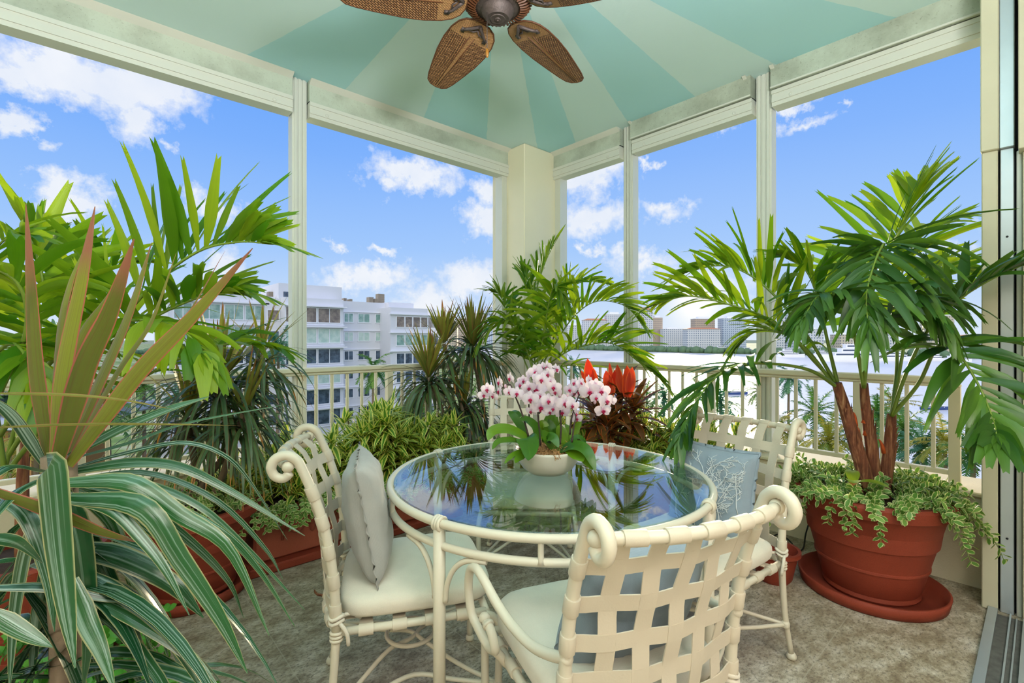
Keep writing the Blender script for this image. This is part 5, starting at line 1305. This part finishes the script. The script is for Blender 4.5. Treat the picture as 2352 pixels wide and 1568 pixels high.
# orange fruit stalks of the golden palm
# hedges and undergrowth
def thicket(name, pts, n, r, mat, seed, lab):
    rnd = random.Random(seed); m = MB()
    for k in range(n):
        i = rnd.randrange(len(pts)-1); p = V(pts[i]).lerp(V(pts[i+1]), rnd.random())+V((rnd.uniform(-r, r), rnd.uniform(-r, r), rnd.uniform(0, r*.9)))
        for _ in range(5):
            d = V((rnd.uniform(-1, 1), rnd.uniform(-1, 1), rnd.uniform(0, 1))).normalized(); L = r*.55; s = d.cross(V((0, 0, 1))).normalized()*r*.12
            m.id += 1; m.add([p, p+d*L*.5+s, p+d*L, p+d*L*.5-s], [(0, 1, 2, 3)], [(.5, m.id+.05), (1, m.id+.5), (.5, m.id+.95), (0, m.id+.5)])
    o = m.build(name, mat, None); tag(o, lab, 'shrubs', kind='stuff'); return o
thicket('undergrowth', [(16, 62, ZG), (24, 62, ZG), (32, 62, ZG), (44, 60, ZG)], 2600, 2.4, FARP[0], 1, 'green shrubs along the foot of the white building')
thicket('undergrowth', [tuple(XD(-42, 40, ZG)), tuple(XD(-30, 48, ZG)), tuple(XD(-18, 50, ZG)), tuple(XD(-6, 52, ZG))], 2600, 2.6, FARP[1], 2, 'blue green garden shrubs low at the left')
thicket('undergrowth', [tuple(XD(0, 62, ZG)), tuple(XD(18, 60, ZG)), tuple(XD(34, 52, ZG)), tuple(XD(48, 44, ZG))], 2400, 2.0, FARP[0], 3, 'green shrubs along the shore under the palms')
# low pavilion at the far left
pv = thing('pavilion', 'low pavilion with pale flat roof seen at the far left below the railing', 'building', tuple(XD(-47, 45, ZG)), -YAW)
m = MB(); m.box((-9, -4, 13.4), (6, 6, 14.0)); m.box((-11, -6, 10.8), (9, 7, 11.6)); m.build('roof', simple('blue_grey_roof', srgb(196, 206, 226), .6), pv, False)
m = MB(); m.box((-8, -3, 0), (5, 5, 13.4)); m.build('wall', simple('ochre_wall', srgb(190, 138, 84), .8), pv, False)
for i in range(4):
    m = MB(); m.box((-7+i*3, -3.1, 11.8), (-5.4+i*3, -2.98, 13.2)); m.build('window', WM[2], pv, False)
# ================================================================== far shore
def facade(name, a, b, sx=3.2, sz=3.3):
    t = NT(name); s = t.n('ShaderNodeSeparateXYZ', {0: t.coord()})
    fx = t.math('FRACT', t.math('DIVIDE', t.math('ADD', s.outputs[0], s.outputs[1]), sx)); fz = t.math('FRACT', t.math('DIVIDE', s.outputs[2], sz))
    k = t.math('MULTIPLY', t.math('MULTIPLY', t.math('GREATER_THAN', fx, .34), t.math('LESS_THAN', fx, .80)), t.math('MULTIPLY', t.math('GREATER_THAN', fz, .30), t.math('LESS_THAN', fz, .78)))
    return t.done(t.bsdf(t.mix(k, a, b), .7))
FA = [facade('pale_tower', srgb(214, 216, 222), srgb(120, 136, 158)), facade('cream_tower', srgb(206, 196, 180), srgb(120, 120, 130)), facade('tan_tower', srgb(190, 172, 154), srgb(124, 120, 126)), facade('blue_tower', srgb(188, 200, 216), srgb(110, 130, 160))]
ORR = simple('orange_tile_roof', srgb(206, 142, 100), .8)
TOW = [(1012,1030,745,900,0,0,'small pale tower right of the white building'),(1031,1050,733,880,1,0,'cream tower on the skyline left of the corner column'),(1052,1080,726,860,2,0,'tan tower second left of the corner column'),(1084,1118,714,850,1,0,'cream stepped tower left of the corner column'),(1118,1152,699,840,3,0,'tallest blue grey tower touching the corner column'),
 (1300,1338,742,820,0,0,'pale block just right of the corner column'),(1340,1394,731,800,0,1,'white block with orange roof left of the narrow post'),(1393,1432,716,800,0,0,'white stepped tower behind the narrow post'),(1452,1500,705,780,0,1,'tall white tower right of the narrow post'),(1500,1522,724,780,2,0,'tan tower on the far shore'),(1524,1570,752,760,0,0,'low white block on the far shore'),
 (1578,1655,752,700,0,1,'long white block with orange roof on the far shore'),(1596,1642,727,760,2,0,'tan slab tower behind the long white block'),(1660,1714,726,740,3,0,'blue grey tower left of the wide window post'),(1774,1804,720,640,0,0,'white tower right of the wide window post'),(1806,1836,712,640,3,0,'blue grey tower behind the palm'),
 (1830,1892,752,560,0,0,'white waterfront block with wide terraces'),(1930,1975,765,560,1,0,'cream waterfront house behind the yachts'),(2010,2062,762,560,0,1,'white waterfront block with orange roof'),(2140,2192,718,600,1,0,'cream tower near the right door jamb'),(2226,2275,768,470,0,1,'low white house with orange roof at the far right')]
for (p0, p1, yt, d, mt, roof, lab) in TOW:
    w = (p1-p0)/F_PX*d; c = W((p0+p1)/2, yt, d); h = c.z-ZG
    r = thing('tower_block', lab, 'building', (c.x, c.y, ZG), -YAW, 'buildings on the far shore')
    m = MB(); m.box((-w/2, 0, 0), (w/2, 18, h*.94)); m.build('wall', FA[mt], r, False)
    m = MB()
    if roof: m.add([(-w/2-1, -1, h*.94), (w/2+1, -1, h*.94), (w/2+1, 19, h*.94), (-w/2-1, 19, h*.94), (-w*.3, 8, h), (w*.3, 8, h)], [(0,1,5,4), (1,2,5), (2,3,4,5), (3,0,4), (3,2,1,0)])
    else: m.box((-w*.28, 3, h*.94), (w*.25, 14, h)); m.box((-w/2-.4, -.4, h*.93), (w/2+.4, 18.4, h*.945))
    m.build('roof', ORR if roof else BW2, r, False)
def farhedge():
    rnd = random.Random(5); m = MB()
    P = [XD(-420, 520), XD(-60, 836), XD(70, 806), XD(240, 588), XD(430, 438), XD(560, 372)]
    for k in range(700):
        i = rnd.choice((0, 1, 1, 2, 2, 2, 3, 3, 4)); p = P[i].lerp(P[i+1], rnd.random())+V((0, 0, ZG)); r = rnd.uniform(2, 5); p = p+FWD*rnd.uniform(2, 16)
        m.ball(p+V((0, 0, r*.6)), r, 5, 1.2, 1.2, rnd.uniform(.7, 1.3))
    o = m.build('tree_line', simple('far_foliage', srgb(96, 124, 92), .95, var=.35, scale=.15), None); tag(o, 'dark green line of trees along the far shore', 'trees', kind='stuff')
farhedge()
# ================================================================== yachts
HULL = simple('yacht_white', srgb(246, 247, 250), .35, var=.02); YW = simple('yacht_window', srgb(60, 78, 104), .2)
def yacht(px, py, L, d, lab, flip=1, blue=False):
    if px > 1800: L *= .84; d *= .84
    c = W(px, py, d); r = thing('yacht' if L > 14 else 'motorboat', lab, 'boat', (c.x, c.y, ZG-.5), -YAW)
    w = L*.17; h = L*.085; m = MB(); st = []
    for i in range(9):
        t = i/8; x = (-.5+t)*L*flip; ww = w*(1 if t < .5 else max(.03, 1-((t-.5)/.5)**2)); sh = h*(1+.35*t*t)
        st.append([(x, -ww*.35, -.3), (x, -ww/2, sh*.55), (x, -ww/2, sh), (x, ww/2, sh), (x, ww/2, sh*.55), (x, ww*.35, -.3)])
    vs = [V(p) for s in st for p in s]; fs = [(i*6+k, i*6+(k+1) % 6, i*6+6+(k+1) % 6, i*6+6+k) for i in range(8) for k in range(6)]+[(5,4,3,2,1,0), tuple(range(48, 54))]
    m.add(vs, fs); m.build('hull', simple('blue_hull', srgb(40, 70, 130), .4) if blue else HULL, r, 30)
    for k, (a, b) in enumerate(((-.40, .24), (-.34, .12), (-.24, .04))):
        if L < 14 and k > 0: break
        z0 = h*(1.0+k*.8); xa, xb = sorted((a*L*flip, b*L*flip)); ww = w*(.8-.14*k)
        m = MB(); m.box((xa, -ww/2, z0), (xb, ww/2, z0+h*.68)); m.box((xa-.03*L, -ww/2-.2, z0+h*.68), (xb+.02*L, ww/2+.2, z0+h*.78)); dk = m.build('deck', HULL, r, False)
        m = MB(); m.box((xa+.02*L, -ww/2-.05, z0+h*.22), (xb-.01*L, ww/2+.05, z0+h*.52)); m.build('window', YW, dk, False)
    m = MB(); m.tube([V((-.1*L*flip, 0, h*(3.2 if L > 14 else 1.7))), V((-.12*L*flip, 0, h*(4.6 if L > 14 else 3)))], .12, 5); m.build('mast', HULL, r)
for a in ((1945,826,58,460,'largest white motor yacht, seen between the palm stems',-1),(2055,824,40,470,'white yacht moored right of the largest one',1),(1815,818,34,560,'white yacht moored just right of the window post',1),(1650,812,30,640,'white yacht left of the wide window post',-1),(1560,810,26,690,'white yacht under the drooping frond',1),
          (1490,808,24,720,'white yacht right of the narrow post',1),(1890,814,26,590,'white yacht behind the largest one',1),(2130,822,30,470,'white yacht left of the right door jamb',-1),(2200,824,26,450,'small white yacht near the right door jamb',1),(1720,814,24,600,'white yacht low beside the wide post',1)): yacht(*a)
yacht(1408, 819, 13, 330, 'small blue and white motorboat crossing the open water', 1, True)
yacht(1690, 875, 8, 160, 'small blue boat close to the railing left of the wide window post', 1, True)
yacht(2150, 880, 9, 150, 'small open boat behind the right palm fronds', 1, True)
